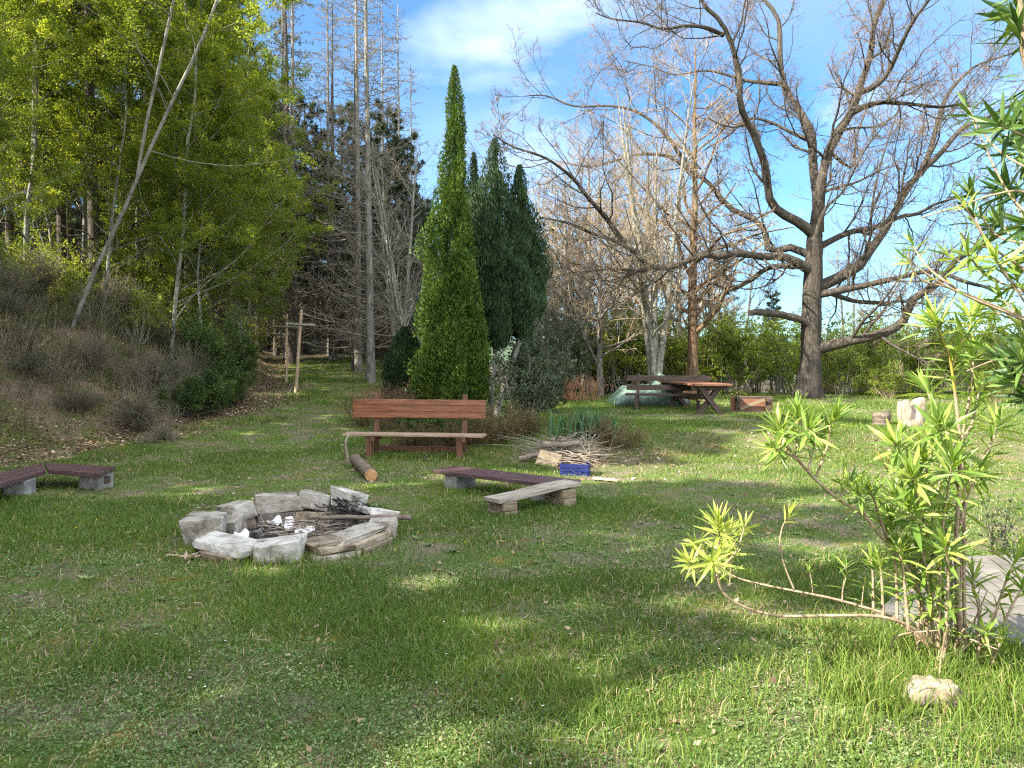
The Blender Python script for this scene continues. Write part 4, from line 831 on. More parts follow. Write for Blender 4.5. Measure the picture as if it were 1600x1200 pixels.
limbs = [ # pixel path (crop coordinates), start radius px, depth offset at tip
 ([(945, 735), (900, 700), (850, 660), (815, 620), (800, 520), (770, 440), (715, 340), (715, 230), (680, 130), (640, 50), (600, 0), (560, -90), (540, -200)], 12, -2.5),
 ([(950, 740), (945, 640), (945, 520), (930, 430), (905, 350), (860, 270), (840, 200), (835, 60), (800, 0), (770, -90), (760, -220)], 13, 2.5),
 ([(955, 725), (975, 600), (1000, 480), (1050, 350), (1090, 270), (1120, 170), (1135, 80), (1170, 0), (1190, -100), (1200, -230)], 13, -1.5),
 ([(1085, 290), (1130, 260), (1170, 230), (1230, 120), (1265, 50), (1330, -40), (1360, -120)], 7, -4),
 ([(1060, 350), (1130, 320), (1230, 325), (1320, 345), (1400, 325), (1460, 340)], 6.5, -3),
 ([(935, 785), (1000, 758), (1060, 735), (1140, 700), (1210, 685), (1270, 665), (1330, 640), (1420, 610), (1520, 600)], 9, 2),
 ([(940, 905), (1060, 842), (1120, 790), (1180, 690), (1220, 610), (1280, 540), (1330, 470), (1400, 400), (1460, 370), (1560, 330), (1680, 280)], 13, 1.5),
 ([(1275, 545), (1300, 480), (1330, 380), (1370, 290), (1440, 220), (1520, 190), (1620, 150)], 8, 3.5),
 ([(938, 925), (1080, 895), (1200, 865), (1320, 850), (1420, 880), (1540, 900), (1640, 880)], 8.5, -2),
 ([(938, 893), (1060, 930), (1150, 942), (1240, 940), (1330, 960)], 7, 3),
 ([(925, 1098), (1040, 1065), (1140, 1050), (1210, 1000), (1260, 930), (1330, 880), (1380, 830), (1440, 790), (1500, 740), (1600, 680), (1700, 600)], 13, -3),
 ([(945, 1035), (905, 1000), (870, 992), (820, 985), (785, 976), (745, 978)], 10, -.8),
 ([(945, 850), (880, 814), (840, 800), (780, 800), (700, 790), (640, 800), (590, 800), (540, 815), (480, 832), (430, 835), (395, 790), (330, 750), (270, 740), (180, 700), (90, 680)], 11, -2.2),
 ([(350, 760), (290, 680), (230, 610), (190, 550), (100, 500), (0, 460), (-60, 420)], 6.5, -3.2),
 ([(430, 838), (370, 860), (335, 895), (300, 915)], 5, -2),
 ([(945, 805), (860, 778), (815, 800), (795, 745), (770, 695), (690, 655), (620, 585), (560, 530), (480, 490), (400, 480), (330, 495), (250, 525), (170, 510)], 9.5, 2.4),
 ([(545, 520), (480, 420), (400, 360), (320, 335), (200, 330), (110, 300), (40, 300)], 5.5, 3.4),
 ([(932, 440), (870, 410), (800, 378), (740, 372), (680, 420), (600, 470)], 5.5, 2),
 ([(942, 835), (820, 838), (740, 880), (690, 895), (620, 890), (560, 905)], 8, 1.5),
 ([(840, 262), (740, 252), (680, 230), (600, 225), (510, 232), (440, 205), (350, 190)], 5, 3),
 ([(660, 110), (600, 85), (540, 78), (470, 90), (400, 60), (320, 65), (260, 40)], 5, -3.2),
 ([(1000, 480), (1060, 520), (1075, 430), (1110, 330), (1160, 200), (1180, 80)], 4.5, 3.5),
 ([(948, 740), (985, 670), (1050, 590), (1090, 480), (1180, 370)], 5, -2.5),
 ([(1120, 700), (1130, 600), (1160, 480), (1210, 350), (1240, 240)], 3.5, 2.5),
]
LP = []; LR = []
for k, (pts, rad, dd) in enumerate(limbs):
    w3 = tr3(c3(pts), 0 if k in (0, 1, 2, 5, 6, 8, 9, 10, 11, 12, 15, 18) else dd * .45, dd)
    w3[1:-1] += r.normal(size=(len(w3) - 2, 3)) * .05
    n = len(pts); rr = np.linspace(rad, rad * (.75 if k == 11 else .2), n) * pm * .63; rr[0] *= 1.2
    q, qr = resample(w3, rr, 26); LP.append(q); LR.append(qr)
    V, F = tubes(q[None], qr[None], 10); nz_ = np.array([mnoise.fractal(Vector(v) * 4, 1, 2, 3) for v in V]); V = V + nrm(V - np.repeat(q, 10, 0)) * (nz_ * .22 * np.repeat(qr, 10))[:, None]
    mb = MB(); mb.add(V, F); e = V[-10:]; mb.add(np.vstack([e, [e.mean(0)]]), [(j, (j + 1) % 10, 10) for j in range(10)]); lo_ = mb.build('limb', M['oak_bark'], oak)
    if k == 11: lo_['label'] = 'short broken limb stub pointing left from the trunk'
sel = [k for k in range(len(LP)) if k != 11]; LP = np.array([LP[k] for k in sel]); LR = np.array([LR[k] for k in sel])
P2, R2 = sprout(LP, LR, 15, r, (.12, 1), (30, 75), (1.2, 3.4), 9, .38, .25, .10, .17, absL=True, rmin=.011, taperL=.4)
P3, R3 = sprout(P2, R2, 8, r, (.15, 1), (25, 65), (.3, .55), 7, .55, .3, .06, .2, rmin=.0065)
P4, R4 = sprout(P3, R3, 6, r, (.15, 1), (25, 65), (.35, .65), 5, .6, .4, .03, .2, rmin=.0048)
P5, R5 = sprout(P4, R4, 4, r, (.3, 1), (25, 60), (.35, .6), 3, .7, .6, .02, .15, rmin=.004)
mb = MB(); mb.add(*tubes(P2, R2, 5)); mb.add(*tubes(P3, R3, 4)); mb.add(*tubes(P4, R4, 3), mi=1); mb.add(*tubes(P5, R5, 3), mi=1); mb.build('crown', [M['oak_bark'], M['oak_twig']], oak)

# --- other bare trees of the right half
def bare_at(px, d, meshes, label, rz=0, s=1, name='bare_tree', group='leafless trees round the picnic place'): return place(name, meshes, TC, label, 'tree', at(px, d), rz, s, group)
B = [p_bare(601, 9.5, 4, .2, 'tan_twig', 'pale_bark', (.22, .4), 15, 7, 6, 3, .22, .16), p_bare(602, 11, 1, .19, 'tan_twig', 'brown_bark', (.2, .36), 34, 8, 5, 3, .2, .05, ang=(35, 75)),
     p_bare(603, 9, 1, .13, 'tan_twig', 'grey_bark', (.28, .45), 26, 8, 6, 3, .15, .05, ang=(45, 80)), p_bare(604, 8, 2, .1, 'grey_twig', 'grey_bark', (.25, .45), 16, 7, 5, 3, .2, .12), p_bare(605, 7, 4, .1, 'grey_twig', 'pale_bark', (.2, .4), 12, 6, 5, 2, .2, .2)]
bare_at(1024, 22.5, B[0], 'pale barked tree forking low into several upright stems behind the tarpaulin', .6)
bare_at(1083, 23.5, B[1], 'tall brown barked leafless tree just behind the picnic table', 1.2)
bare_at(938, 24, B[2], 'thin pale trunked leafless tree left of the tarpaulin', 2.2, .9)
bare_at(918, 26, B[2], 'dark trunked leafless tree behind the reddish dry stems', 4.1, 1.05)
bare_at(985, 29, B[3], 'tan twigged tree far behind the low forking pale tree', .5, 1.25)
bare_at(890, 31, B[2], 'tan leafless tree right of the dark columnar junipers', .9, 1.15)
bare_at(1150, 31, B[3], 'thin leafless tree in the gap between the brown trunk and the oak', 2.5, 1.0)
bare_at(1330, 30, B[3], 'small leafless tree behind the oak, right of its trunk', 3.3, .85)
bare_at(650, 21, B[4], 'white stemmed leafless tree behind the small round thuja', .3, .95)
bare_at(622, 25, B[4], 'grey many stemmed leafless tree between the larches and the tall thuja', 2.0, 1.1)
bare_at(860, 27, B[4], 'pale stemmed leafless tree just right of the junipers', 1.0, .95)
bare_at(1045, 33, B[2], 'tan leafless tree seen between the forking pale tree and the brown trunk', 3.0, 1.1)

for px, d, k, rz, s_, lab in [(885, 27.5, 2, 1.9, 1.2, 'tan twiggy tree behind the dark thicket, second right of the junipers'), (960, 27.5, 2, 3.7, 1.25, 'broad tan twiggy tree behind the thin pale trunked one'), (1005, 31, 2, 5.0, 1.35, 'tan twiggy tree showing between the stems of the forking pale tree'), (1060, 28, 2, .4, 1.2, 'tan twiggy tree left of the brown trunk'), (1110, 29, 2, 1.4, 1.15, 'tan twiggy tree right of the brown trunk'), (845, 33, 2, 2.6, 1.3, 'tan twiggy tree just showing past the right juniper'), (925, 35, 3, .2, 1.5, 'tall tan twiggy tree far behind the thin pale trunk')]:
    bare_at(px, d, B[k], lab, rz, s_ * .85)
# --- left forest
SP = [p_spring(701, 11, (.06, .0), 66000, n1=36), p_spring(702, 12, (-.04, -.03), 66000, spread=(.2, .38), n1=38), p_spring(703, 10, (.1, -.05), 60000, t0=.12, n1=34), p_spring(704, 9, (.02, .05), 58000, fork=True, t0=.15, n1=38)]
LEAN = p_spring(705, 10.5, (.5, -.06), 30000, .045, fork=True, t0=.35, spread=(.15, .3), bark='grey_bark')
place('maple_tree', LEAN, TC, 'leaning forked pale trunked tree growing out of the left bank over the slope', 'tree', at(104, 16.2), 0, 1, 'fresh green trees on the left bank')
for px, d, k, rz, s, lab in [(-70, 13.5, 0, 0, .66, 'fresh green tree cut by the left edge of the picture, nearest of the bank trees'), (8, 16.5, 1, 1.2, .95, 'slender pale trunked tree at the far left of the bank'),
        (48, 18, 3, .3, 1.15, 'pale forked tree left of the leaning trunk'), (205, 20, 1, 2.9, 1.0, 'green tree right of the leaning pale trunk'), (265, 18.5, 2, .2, .95, 'green tree above the grey broom bushes of the bank'),
        (335, 21.5, 0, 3.6, 1.05, 'yellow green tree at the right end of the green bank trees'), (385, 24, 2, 4.6, 1.05, 'sunlit yellow green tree next to the bare larches'), (300, 25, 1, 5.2, 1.15, 'tall fresh green tree deep behind the broom bushes'),
        (140, 23, 0, 2.2, 1.2, 'tall fresh green tree behind the leaning pale trunk'), (395, 30, 3, 1.7, 1.35, 'tallest fresh green tree, touching the larches'), (60, 25, 2, 3.1, 1.25, 'fresh green tree high on the left slope behind the forked pale one'), (235, 29, 3, .7, 1.4, 'fresh green tree far up the left slope'), (315, 19.5, 2, 2.4, .78, 'low crowned green tree over the juniper bushes of the bank'), (365, 22.5, 2, 5.5, .8, 'low crowned yellow green tree left of the line posts'), (160, 17.6, 2, 1.1, .72, 'small green tree just right of the leaning trunk'), (80, 20.5, 3, 4.4, 1.0, 'green tree behind the leaning trunk'), (-20, 19, 3, 2, 1.0, 'green tree deep at the left edge')]:
    place('maple_tree', SP[k], TC, lab, 'tree', at(px, d), rz, s, 'fresh green trees on the left bank')
PI = [p_pine(801, 13, .38), p_pine(802, 15, .5), p_pine(803, 11, .25, rbot=.13)]
PG = 'dark pines of the wood'
place('pine_tree', PI[1], TC, 'dark pine whose thick brown trunk rises behind the leaning pale tree', 'tree', at(152, 19), 0, .95, PG)
place('pine_tree', PI[0], TC, 'pine left of the line posts at the wood edge', 'tree', at(404, 33), 3, .85, PG)
place('pine_tree', PI[1], TC, 'dark pine between the two trunks right of the line posts', 'tree', at(498, 36), .4, .68, PG)
for px, d, rz, s, lab in [(432, 33, 1, .95, 'dense dark pine left of the larch behind the line posts'), (478, 34, 2, 1.0, 'dense dark pine right of the larch behind the line posts'), (535, 34.5, 3, 1.0, 'dense dark pine between the dark trunked larches'), (575, 30, 4, .85, 'dense dark pine behind the lichen covered larch trunk'), (608, 32, 5, .95, 'dense dark pine right of the lichen covered larch trunk'), (640, 30, .5, .8, 'dense dark pine left of the top of the small thuja')]:
    place('pine_tree', PI[2], TC, lab, 'tree', at(px, d), rz, s, PG)
LD = p_larch(905, 16, .165, 170, (.8, 2.6), bark='dark_bark', twig='grey_twig')
for px, d, rz, s, lab in [(457, 29.5, 1, 1.0, 'thick dark trunked larch directly behind the two line posts'), (520, 31, 2.2, .9, 'dark trunked larch with a leaning trunk right of the line posts'), (556, 27.5, 4.4, .95, 'thick grey trunked larch left of the lichen covered one')]:
    place('larch_tree', LD, TC, lab, 'tree', at(px, d), rz, s, 'bare larches at the edge of the wood')
r = rg(88)
SPR = p_pine(804, 10, .06, .12, 5200, (1.2, 2.4), dead=6)
for px, d in [(345, 36), (375, 41), (415, 44), (455, 48), (490, 52), (530, 43), (555, 50), (585, 46), (615, 50), (640, 47), (320, 40), (285, 37), (250, 45), (215, 39), (175, 36), (130, 38), (90, 40), (45, 37), (5, 39), (-40, 34), (665, 42), (600, 40), (470, 60), (540, 62), (400, 60), (330, 55), (260, 56), (190, 52), (110, 52), (30, 50), (690, 55)]:
    place('spruce_tree', SPR, TC, 'dark spruce with branches to the ground, one of many in the depth of the wood', 'tree', at(px, d), r.uniform(0, 6.28), r.uniform(.9, 1.1) * (1 if px < 420 else .8), 'dark spruces in the depth of the wood')
for px, d in [(370, 38), (430, 37), (470, 42), (540, 40), (590, 34), (610, 38), (635, 33), (575, 44), (505, 47), (645, 42), (350, 45), (300, 34), (240, 36), (190, 33), (110, 31), (60, 35), (0, 32), (-60, 26), (270, 43), (160, 42), (40, 44), (400, 50), (450, 54), (560, 54), (620, 52), (665, 48), (330, 30), (690, 44), (210, 26), (100, 24), (20, 22)]:
    place('pine_tree', PI[r.integers(0, 3)], TC, 'dark green pine among many like it in the depth of the wood', 'tree', at(px, d), r.uniform(0, 6.28), r.uniform(.9, 1.12) * (1 if px < 420 else .72), 'dark pines in the depth of the wood')
place('pine_tree', PI[2], TC, 'short dark pine right of the tall thuja and far behind it', 'tree', at(742, 40), 1, .8, PG)
place('pine_tree', PI[2], TC, 'small dark pine in the thicket behind the picnic table', 'tree', at(1122, 33), 2, .62, PG)
place('pine_tree', PI[0], TC, 'dark pine behind the dark trunked leafless tree', 'tree', at(905, 36), .5, .72, PG)
place('pine_tree', PI[2], TC, 'dark pine low in the gap left of the oak trunk', 'tree', at(1205, 31), 4, .42, PG)
place('pine_tree', PI[0], TC, 'dark pine behind the tan leafless tree right of the junipers', 'tree', at(868, 38), 2.5, .75, PG)
place('pine_tree', PI[2], TC, 'small pine far behind the low forking pale tree', 'tree', at(1000, 38), 3, .6, PG)
LA = [p_larch(901, 17, .13), p_larch(902, 15, .11, 150), p_larch(903, 16, .12, 160, needles=9000), p_larch(904, 13, .08, 120, (.6, 1.8))]
for px, d, k, rz, s, lab in [(580, 23.5, 0, 0, 1, 'nearest larch with a pale lichen covered trunk behind the bench'), (560, 27, 1, 1, 1.12, 'bare larch close behind and left of the pale trunked one'), (448, 31, 2, 2, 1.12, 'greenish budding larch left of the other larches'), (462, 30, 1, 3, 1.2, 'tall bare larch right beside the greenish budding one'),
        (516, 33, 1, 4, 1.12, 'bare larch in the middle of the group, over the line posts'), (625, 31, 3, 5, 1.1, 'thin bare larch right of the pale trunked one'), (648, 35, 3, .7, 1.02, 'small bare larch at the right end of the larches'), (600, 36, 1, 2, 1.08, 'bare larch set back behind the pale trunked one')]:
    place('larch_tree', LA[k], TC, lab, 'tree', at(px, d), rz, s, 'bare larches at the edge of the wood')
# trees of the same bank that stand left of and behind the viewer and shade the lawn
for x, y, top, wd in [(-11, .9, 12.4, .75), (-10.6, 2.6, 12.6, .75), (-11, 4.2, 12.4, .7), (-12.5, 1.8, 14, .85), (-12.5, 3.4, 14, .8), (-10.8, 6.0, 9.4, .65), (-12.5, 5.6, 10.4, .7), (-10.8, 7.9, 12.6, .7), (-11, 9.5, 12.6, .7), (-13, 8.9, 17, 1), (-14, 7.2, 18.5, 1.1), (-11.5, 11.4, 9.0, .7), (-11.5, 13.2, 8.6, .65), (-10.6, -.8, 9.2, 1.0), (-11.4, .1, 9.8, 1.05), (-10.4, -2.4, 8.0, .9), (-11.6, -1.6, 8.6, .8), (-11, -4, 8, .8), (-12, -6, 9, .9), (-13.5, 11, 11, .8), (-15, 2.6, 15, 1), (-15.4, 14.6, 15.5, .9), (-14.6, 13.2, 13, .8)]:
    y -= 1.5; z = gz(x, y); place('spruce_tree', SPR, TC, 'spruce standing on the bank left of the lawn, outside the picture', 'tree', (x, y, z), x * 3 + y, (wd * 1.25, wd * 1.25, (top - z) / 10), 'bank trees outside the picture')
    if top > 12: place('spruce_tree', SPR, TC, 'spruce standing on the bank left of the lawn, outside the picture', 'tree', (x - .7, y + .5, z), x + y * 2, (wd * 1.2, wd * 1.2, (top - z) / 10.3), 'bank trees outside the picture')

# --- thujas and junipers
tp = at(711, 15.0); px_ = 15.0 / FPX; base_y = 560 + (1.6 - tp.z) / px_
prof = [(max(0.02, (base_y - y) * px_), w_ / 2 * px_ * .8) for y, w_ in ((626, 84), (600, 116), (570, 112), (540, 104), (500, 92), (450, 84), (400, 74), (350, 62), (300, 50), (250, 37), (200, 27), (160, 18), (130, 10), (106, 2))]
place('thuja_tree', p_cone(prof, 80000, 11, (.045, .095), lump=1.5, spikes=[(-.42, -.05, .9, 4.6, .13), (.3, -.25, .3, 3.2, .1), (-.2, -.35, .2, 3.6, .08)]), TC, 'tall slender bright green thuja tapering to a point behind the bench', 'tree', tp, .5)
prof = [(.05, .3), (.35, .46), (.8, .44), (1.2, .36), (1.6, .22), (1.85, .04)]
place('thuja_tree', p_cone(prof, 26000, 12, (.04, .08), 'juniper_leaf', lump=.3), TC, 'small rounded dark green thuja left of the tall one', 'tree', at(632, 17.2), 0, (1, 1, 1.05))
for px, d, top, w_, bot, lab, sd in [(741, 16.6, 243, 46, 560, 'left and narrowest of the three dark juniper columns behind the tall thuja', 1), (774, 16.0, 222, 64, 545, 'tallest middle column of the dark junipers right of the tall thuja', 2), (812, 16.3, 262, 52, 530, 'right hand dark juniper column on a leaning grey trunk', 3)]:
    bp_ = at(px - (38 if sd == 3 else 10), d); k_ = d / FPX; zt = CAM_Z + (HZ - top) * k_ - bp_.z; zb = CAM_Z + (HZ - bot) * k_ - bp_.z; H = zt - zb; w2 = w_ * k_ / 2 * 1.25
    pr = [(0, w2 * .2), (H * .08, w2 * .7), (H * .22, w2 * 1.0), (H * .42, w2 * 1.0), (H * .6, w2 * .72), (H * .76, w2 * .42), (H * .9, w2 * .2), (H, .02)]
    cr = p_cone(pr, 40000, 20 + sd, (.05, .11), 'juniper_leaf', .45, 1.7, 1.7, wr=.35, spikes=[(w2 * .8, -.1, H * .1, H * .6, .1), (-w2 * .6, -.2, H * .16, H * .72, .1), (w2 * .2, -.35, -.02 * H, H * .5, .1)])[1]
    t = thing('juniper_tree', lab, 'tree', bp_, 0, 'dark columnar junipers'); o = obj('crown', cr, t); dx_ = (38 if sd == 3 else 10) * k_; o.location = (dx_, 0, zb)
    q, qr = resample([(0, 0, -.2), (.03, 0, .1), (dx_ * .55, .03, zb * .6), (dx_, 0, zb + .2), (dx_, 0, zb + H * .8)], [.085, .075, .06, .05, .01], 20); MB().add(*tubes(q[None], qr[None], 9)).build('trunk', M['grey_bark'], t)

# --- shrubs round the bench and mound
S = lambda *a, **k: p_shrub(*a, **k)
GREY = S(1001, .75, 1.35, 26, 6500, (.035, .075), 'dull_leaf', wr=.6)
GREEN = S(1002, .45, .6, 20, 3800, (.03, .06), 'bush_leaf')
HEATH = S(1003, .6, .6, 34, 6500, (.018, .035), 'brown_leaf', 'brown_bark', n2=7, wr=.4)
BARE = S(1004, .55, 1.0, 46, 0, twig='brown_bark', n2=6, n3=4, r0=.006)
for px, d, me, rz, s, nm, lab in [(815, 14.9, GREY, 0, 1.05, 'grey_shrub', 'grey green leafed shrub right of the tall thuja, above the brush pile'), (842, 17, GREY, 2, 1.25, 'grey_shrub', 'taller grey green shrub behind the one at the brush pile'),
        (655, 13.6, GREEN, 0, 1.05, 'green_shrub', 'bright green small shrub at the left foot of the tall thuja'), (700, 13.3, GREEN, 1, .8, 'green_shrub', 'low green shrub peeping over the middle of the bench back'), (740, 13.4, GREEN, 2.5, .9, 'green_shrub', 'low green shrub behind the right end of the bench back'),
        (640, 12.8, HEATH, 1, .8, 'heather_bush', 'low brown green heather behind the left half of the bench'), (690, 12.8, HEATH, 2, .8, 'heather_bush', 'low brown green heather behind the middle of the bench'), (735, 12.8, HEATH, 3, .85, 'heather_bush', 'low brown green heather behind the right leg of the bench'), (783, 13, HEATH, 4, 1.1, 'heather_bush', 'brown green heather bush at the right end of the bench'),
        (825, 13.4, HEATH, .3, .8, 'heather_bush', 'brown heather between the bench and the brush pile'), (962, 12.5, HEATH, 5, .85, 'heather_bush', 'rounded brown heather bush right of the brush pile'), (920, 13.2, HEATH, .8, .7, 'heather_bush', 'brown heather behind the brush pile, under the iris leaves'),
        (596, 14.6, BARE, 0, 1.0, 'twiggy_bush', 'leafless brown twiggy bush behind the left end of the bench'), (566, 15.2, BARE, 2, .85, 'twiggy_bush', 'smaller leafless twiggy bush at the foot of the larch trunk'), (622, 15, BARE, 4, .95, 'twiggy_bush', 'leafless brown bush in front of the small round thuja')]:
    place(nm, me, SF, lab, 'shrub', at(px, d), rz, s, 'shrubs round the bench')
YB = S(1005, .2, .45, 10, 420, (.03, .05), 'yellow', 'grey_twig'); place('flowering_shrub', YB, SF, 'small shrub with orange yellow flowers left of the thuja foot', 'shrub', at(651, 14.6), 0, 1.3)
SB = S(1006, .3, .5, 10, 900, (.03, .06), 'dull_leaf', 'pale_bark'); place('silver_shrub', SB, SF, 'small silvery shrub between the two thujas', 'shrub', at(642, 15.6), 0, 1.4)
def iris(px, d, n, h, label, seed, rad=.22):
    r = rg(seed); p = at(px, d); B_ = np.stack([r.normal(size=n) * rad, r.normal(size=n) * rad * .6, np.zeros(n)], 1); a = r.uniform(0, 6.28, n); H = r.uniform(.55, 1.05, n) * h
    V, F4, F3 = blades(B_, H, np.stack([np.cos(a), np.sin(a), 0 * a], 1), np.full(n, .03), r.uniform(.1, .4, n), r); mb = MB(); v = r.random(n); mb.add(V, F4, v); mb.V.append(np.zeros((0, 3))); mb.L.append(F3.ravel()); mb.S.append(np.full(n, 3)); mb.M.append(np.zeros(n)); mb.A.append(v)
    o = mb.build('iris_clump', M['iris'], smooth=False); o.location = p; tag(o, label, 'plant', 'iris clumps on the mound')
iris(934, 13.0, 90, .62, 'upright sword leaved iris clump above the brush pile, right one', 5); iris(884, 13.2, 60, .55, 'sparser iris clump behind the left part of the brush pile', 6, .3)
r = rg(77); mb = MB(); n = 160; B_ = np.stack([r.normal(size=n) * .45, r.normal(size=n) * .3, np.zeros(n)], 1)
q = np.stack([B_, B_ + np.stack([r.normal(size=n) * .12, r.normal(size=n) * .1, r.uniform(.2, .45, n)], 1), B_ + np.stack([r.normal(size=n) * .25, r.normal(size=n) * .2, r.uniform(.4, .8, n)], 1)], 1); mb.add(*tubes(q, np.tile([.008, .006, .003], (n, 1)), 3))
mred = mat_noise('reddish_dry_stem', [(.3, (.25, .12, .06)), (.7, (.45, .25, .13))], 3, bump=0)
o = mb.build('dry_stems', mred); o.location = at(893, 21.5); tag(o, 'patch of reddish dry plant stems at the far edge of the lawn', 'dry plants', kind='stuff')

# --- bank shrubs
def p_broom(seed, n=240, h=1.1, rx=.7, droop=.5):
    r = rg(seed); a = r.uniform(0, 6.28, n); e = r.uniform(.15, 1, n); b = np.stack([np.cos(a) * .12 * e, np.sin(a) * .12 * e, 0 * a - .05], 1); o_ = np.stack([np.cos(a), np.sin(a), 0 * a], 1); H = h * r.uniform(.6, 1.05, n)
    t = np.linspace(0, 1, 7)[None, :, None]; P = b[:, None] + o_[:, None] * (e * rx)[:, None, None] * t ** 1.3 + np.array([0, 0, 1.])[None, None] * H[:, None, None] * (t - droop * e[:, None, None] * t ** 2.4); P += np.cumsum(r.normal(size=P.shape), 1) * .012 * h
    Rr = np.linspace(.008, .003, 7)[None] * r.uniform(.7, 1.3, n)[:, None]; P2, R2 = sprout(P, Rr, 5, r, (.25, 1), (12, 40), (.2, .45), 5, .8, .5, -.04, .12, rmin=.0028)
    mb = MB(); mb.add(*tubes(P, Rr, 3)); st = mb.mesh('stem', M['broom_twig']); mb = MB(); mb.add(*tubes(P2, R2, 3)); C, T = pts_on(P2, 1500, r); rnd_leaves(mb, C, T, r, (.02, .05), .35, jit=.01); return st, mb.mesh('foliage', [M['broom_twig'], M['dull_leaf']])
BR = [p_broom(1101), p_broom(1102, 260, 1.5, .7, .35), p_broom(1103, 180, .7, .8, .8)]
for px, d, k, rz, s, lab in [(212, 14.6, 0, 0, 1.1, 'biggest grey broom bush drooping at the foot of the left bank'), (150, 15.4, 1, 2, .9, 'grey broom bush above and left of the biggest one'), (240, 16.6, 1, 3, 1.0, 'tall grey green broom bush behind the biggest one'), 
        (20, 16.2, 1, 5, 1.0, 'grey brush on top of the bank at the left edge'), (180, 18, 1, 1.5, 1.1, 'tall grey brush behind the upper broom bushes'), (300, 17.6, 1, 2.5, 1.0, 'grey broom behind the green juniper bushes'), (250, 13.7, 2, 3.6, .9, 'low dull broom at the trodden line below the bank'), (-40, 14.6, 0, .1, 1.0, 'grey bush at the cut left edge of the bank'), (120, 14.3, 0, 4.2, .8, 'small grey broom left of the biggest bush'), (45, 14.2, 2, 2.2, 1.1, 'low grey brush on the bare bank face at the left'), (10, 15, 0, 1.4, 1.0, 'grey brush high on the bare bank face at the left edge'), (290, 16.9, 0, 4.4, .9, 'grey brush left of the tall conifer sapling'), (235, 18.4, 1, 5.1, 1.0, 'grey brush in front of the first green trees'), (60, 17.6, 1, 3.3, 1.0, 'grey brush between the pale trunks at the bank top')]:
    s *= .8
    place('broom_bush', BR[k], SF, lab, 'shrub', at(px, d), rz, (s * (1 + .25 * math.sin(px)), s * (1 + .25 * math.cos(px * 3)), s * (.85 + .3 * math.sin(px * 5) ** 2)), 'grey broom bushes on the left bank')
TG = p_shrub(1114, .8, 1.1, 26, 300, (.03, .06), 'dull_leaf', 'broom_twig', n2=5, n3=4, out=.9, up=-.06, r0=.007, rt=.003, t0=.1)
for px, d, rz, s, lab in [(80, 14.4, 0, .8, 'tangle of bare grey stems low on the bank left of the broom'), (30, 14.2, 2, .9, 'tangle of bare stems at the left edge of the bank face'), (225, 15.8, 4, 1, 'tangle of bare stems behind the biggest broom'), (275, 16.6, 5, 1, 'tangle of bare stems left of the green juniper bushes'), (305, 18, .5, 1.1, 'tangle of bare stems behind the conifer sapling'),
        (150, 16.6, 2.5, 1.1, 'tangle of bare stems right of the leaning trunk foot'), (-10, 15.6, 4.5, 1.1, 'tangle of bare stems cut by the left edge'), (250, 14.6, 5.5, .7, 'low tangle of bare stems at the bank foot right of the broom')]:
    place('bramble', TG, SF, lab, 'shrub', at(px, d), rz, s, 'tangled bare brambles on the left bank')
JB = p_shrub(1110, .55, 1.2, 26, 7500, (.05, .1), 'bush_leaf', 'dark_bark', n2=7, n3=5, wr=.22, jit=.02); JT = p_shrub(1111, .7, 2.3, 22, 9500, (.06, .12), 'bush_leaf', 'dark_bark', n2=8, n3=5, wr=.22, out=.2)
for px, d, me, rz, s, lab in [(332, 18.2, JT, 0, 1.05, 'tall feathery green conifer sapling on the bank left of the line posts'), (355, 17.8, JB, 1, 1.0, 'bushy green juniper at the right end of the bank'), (322, 16.6, JB, 2, .95, 'green juniper bush in front of the tall sapling'), (288, 16.0, JB, 3, .8, 'green juniper bush next to the low broom'), (375, 21, JT, 2, .7, 'green conifer sapling farther along the bank')]:
    place('juniper_bush', me, SF, lab, 'shrub', at(px, d), rz, s, 'green junipers on the left bank')
UB = p_shrub(1112, 1.0, 2.0, 22, 3500, (.05, .09), 'spring_leaf', 'grey_twig', n2=6, n3=4)
for px, d, rz, s, lab in [(170, 19.5, 0, 1, 'leafy green undergrowth behind the upper broom bushes'), (225, 21, 1, 1.1, 'leafy undergrowth between the pale trunks and the pines'), (70, 19, 2, .9, 'leafy undergrowth behind the brush at the far left'), (130, 17.2, 4.4, .6, 'small leafy shrub right at the foot of the leaning trunk'), (380, 26, 3, .9, 'leafy undergrowth left of the line posts'), (280, 22, 4, 1.1, 'leafy undergrowth behind the conifer sapling'), (30, 17, 1.3, .75, 'leafy undergrowth on the bank top at the left edge'), (100, 18.2, 2.3, .7, 'leafy undergrowth left of the upper broom bushes'), (215, 17.6, 3.3, .7, 'low leafy shrub among the upper broom bushes'), (255, 19.6, 5.3, .8, 'leafy undergrowth under the first green trees'), (310, 21, 1.9, .9, 'leafy undergrowth left of the farther conifer sapling')]:
    place('undergrowth_shrub', UB, SF, lab, 'shrub', at(px, d), rz, s, 'leafy undergrowth on the left bank')
DS = p_shrub(1113, 1.0, 2.4, 34, 1200, (.04, .08), 'brown_leaf', 'dark_bark', n2=6, n3=5, r0=.014)
for px, d, rz, s in [(420, 36, 0, 1.1), (480, 38, 1, 1.2), (535, 37, 2, 1.1), (590, 32, 3, 1), (350, 34, 4, 1.1), (450, 44, 5, 1.4), (610, 28, .6, .9), (300, 29, 1.6, 1.1), (395, 42, 2.6, 1.3), (560, 45, 3.5, 1.4), (640, 30, 5, 1), (510, 43, 1, 1.4)]:
    place('brushwood', DS, SF, 'dark dry brushwood on the floor of the wood, like the clumps around it', 'shrub', at(px, d), rz, s, 'brushwood on the floor of the wood')

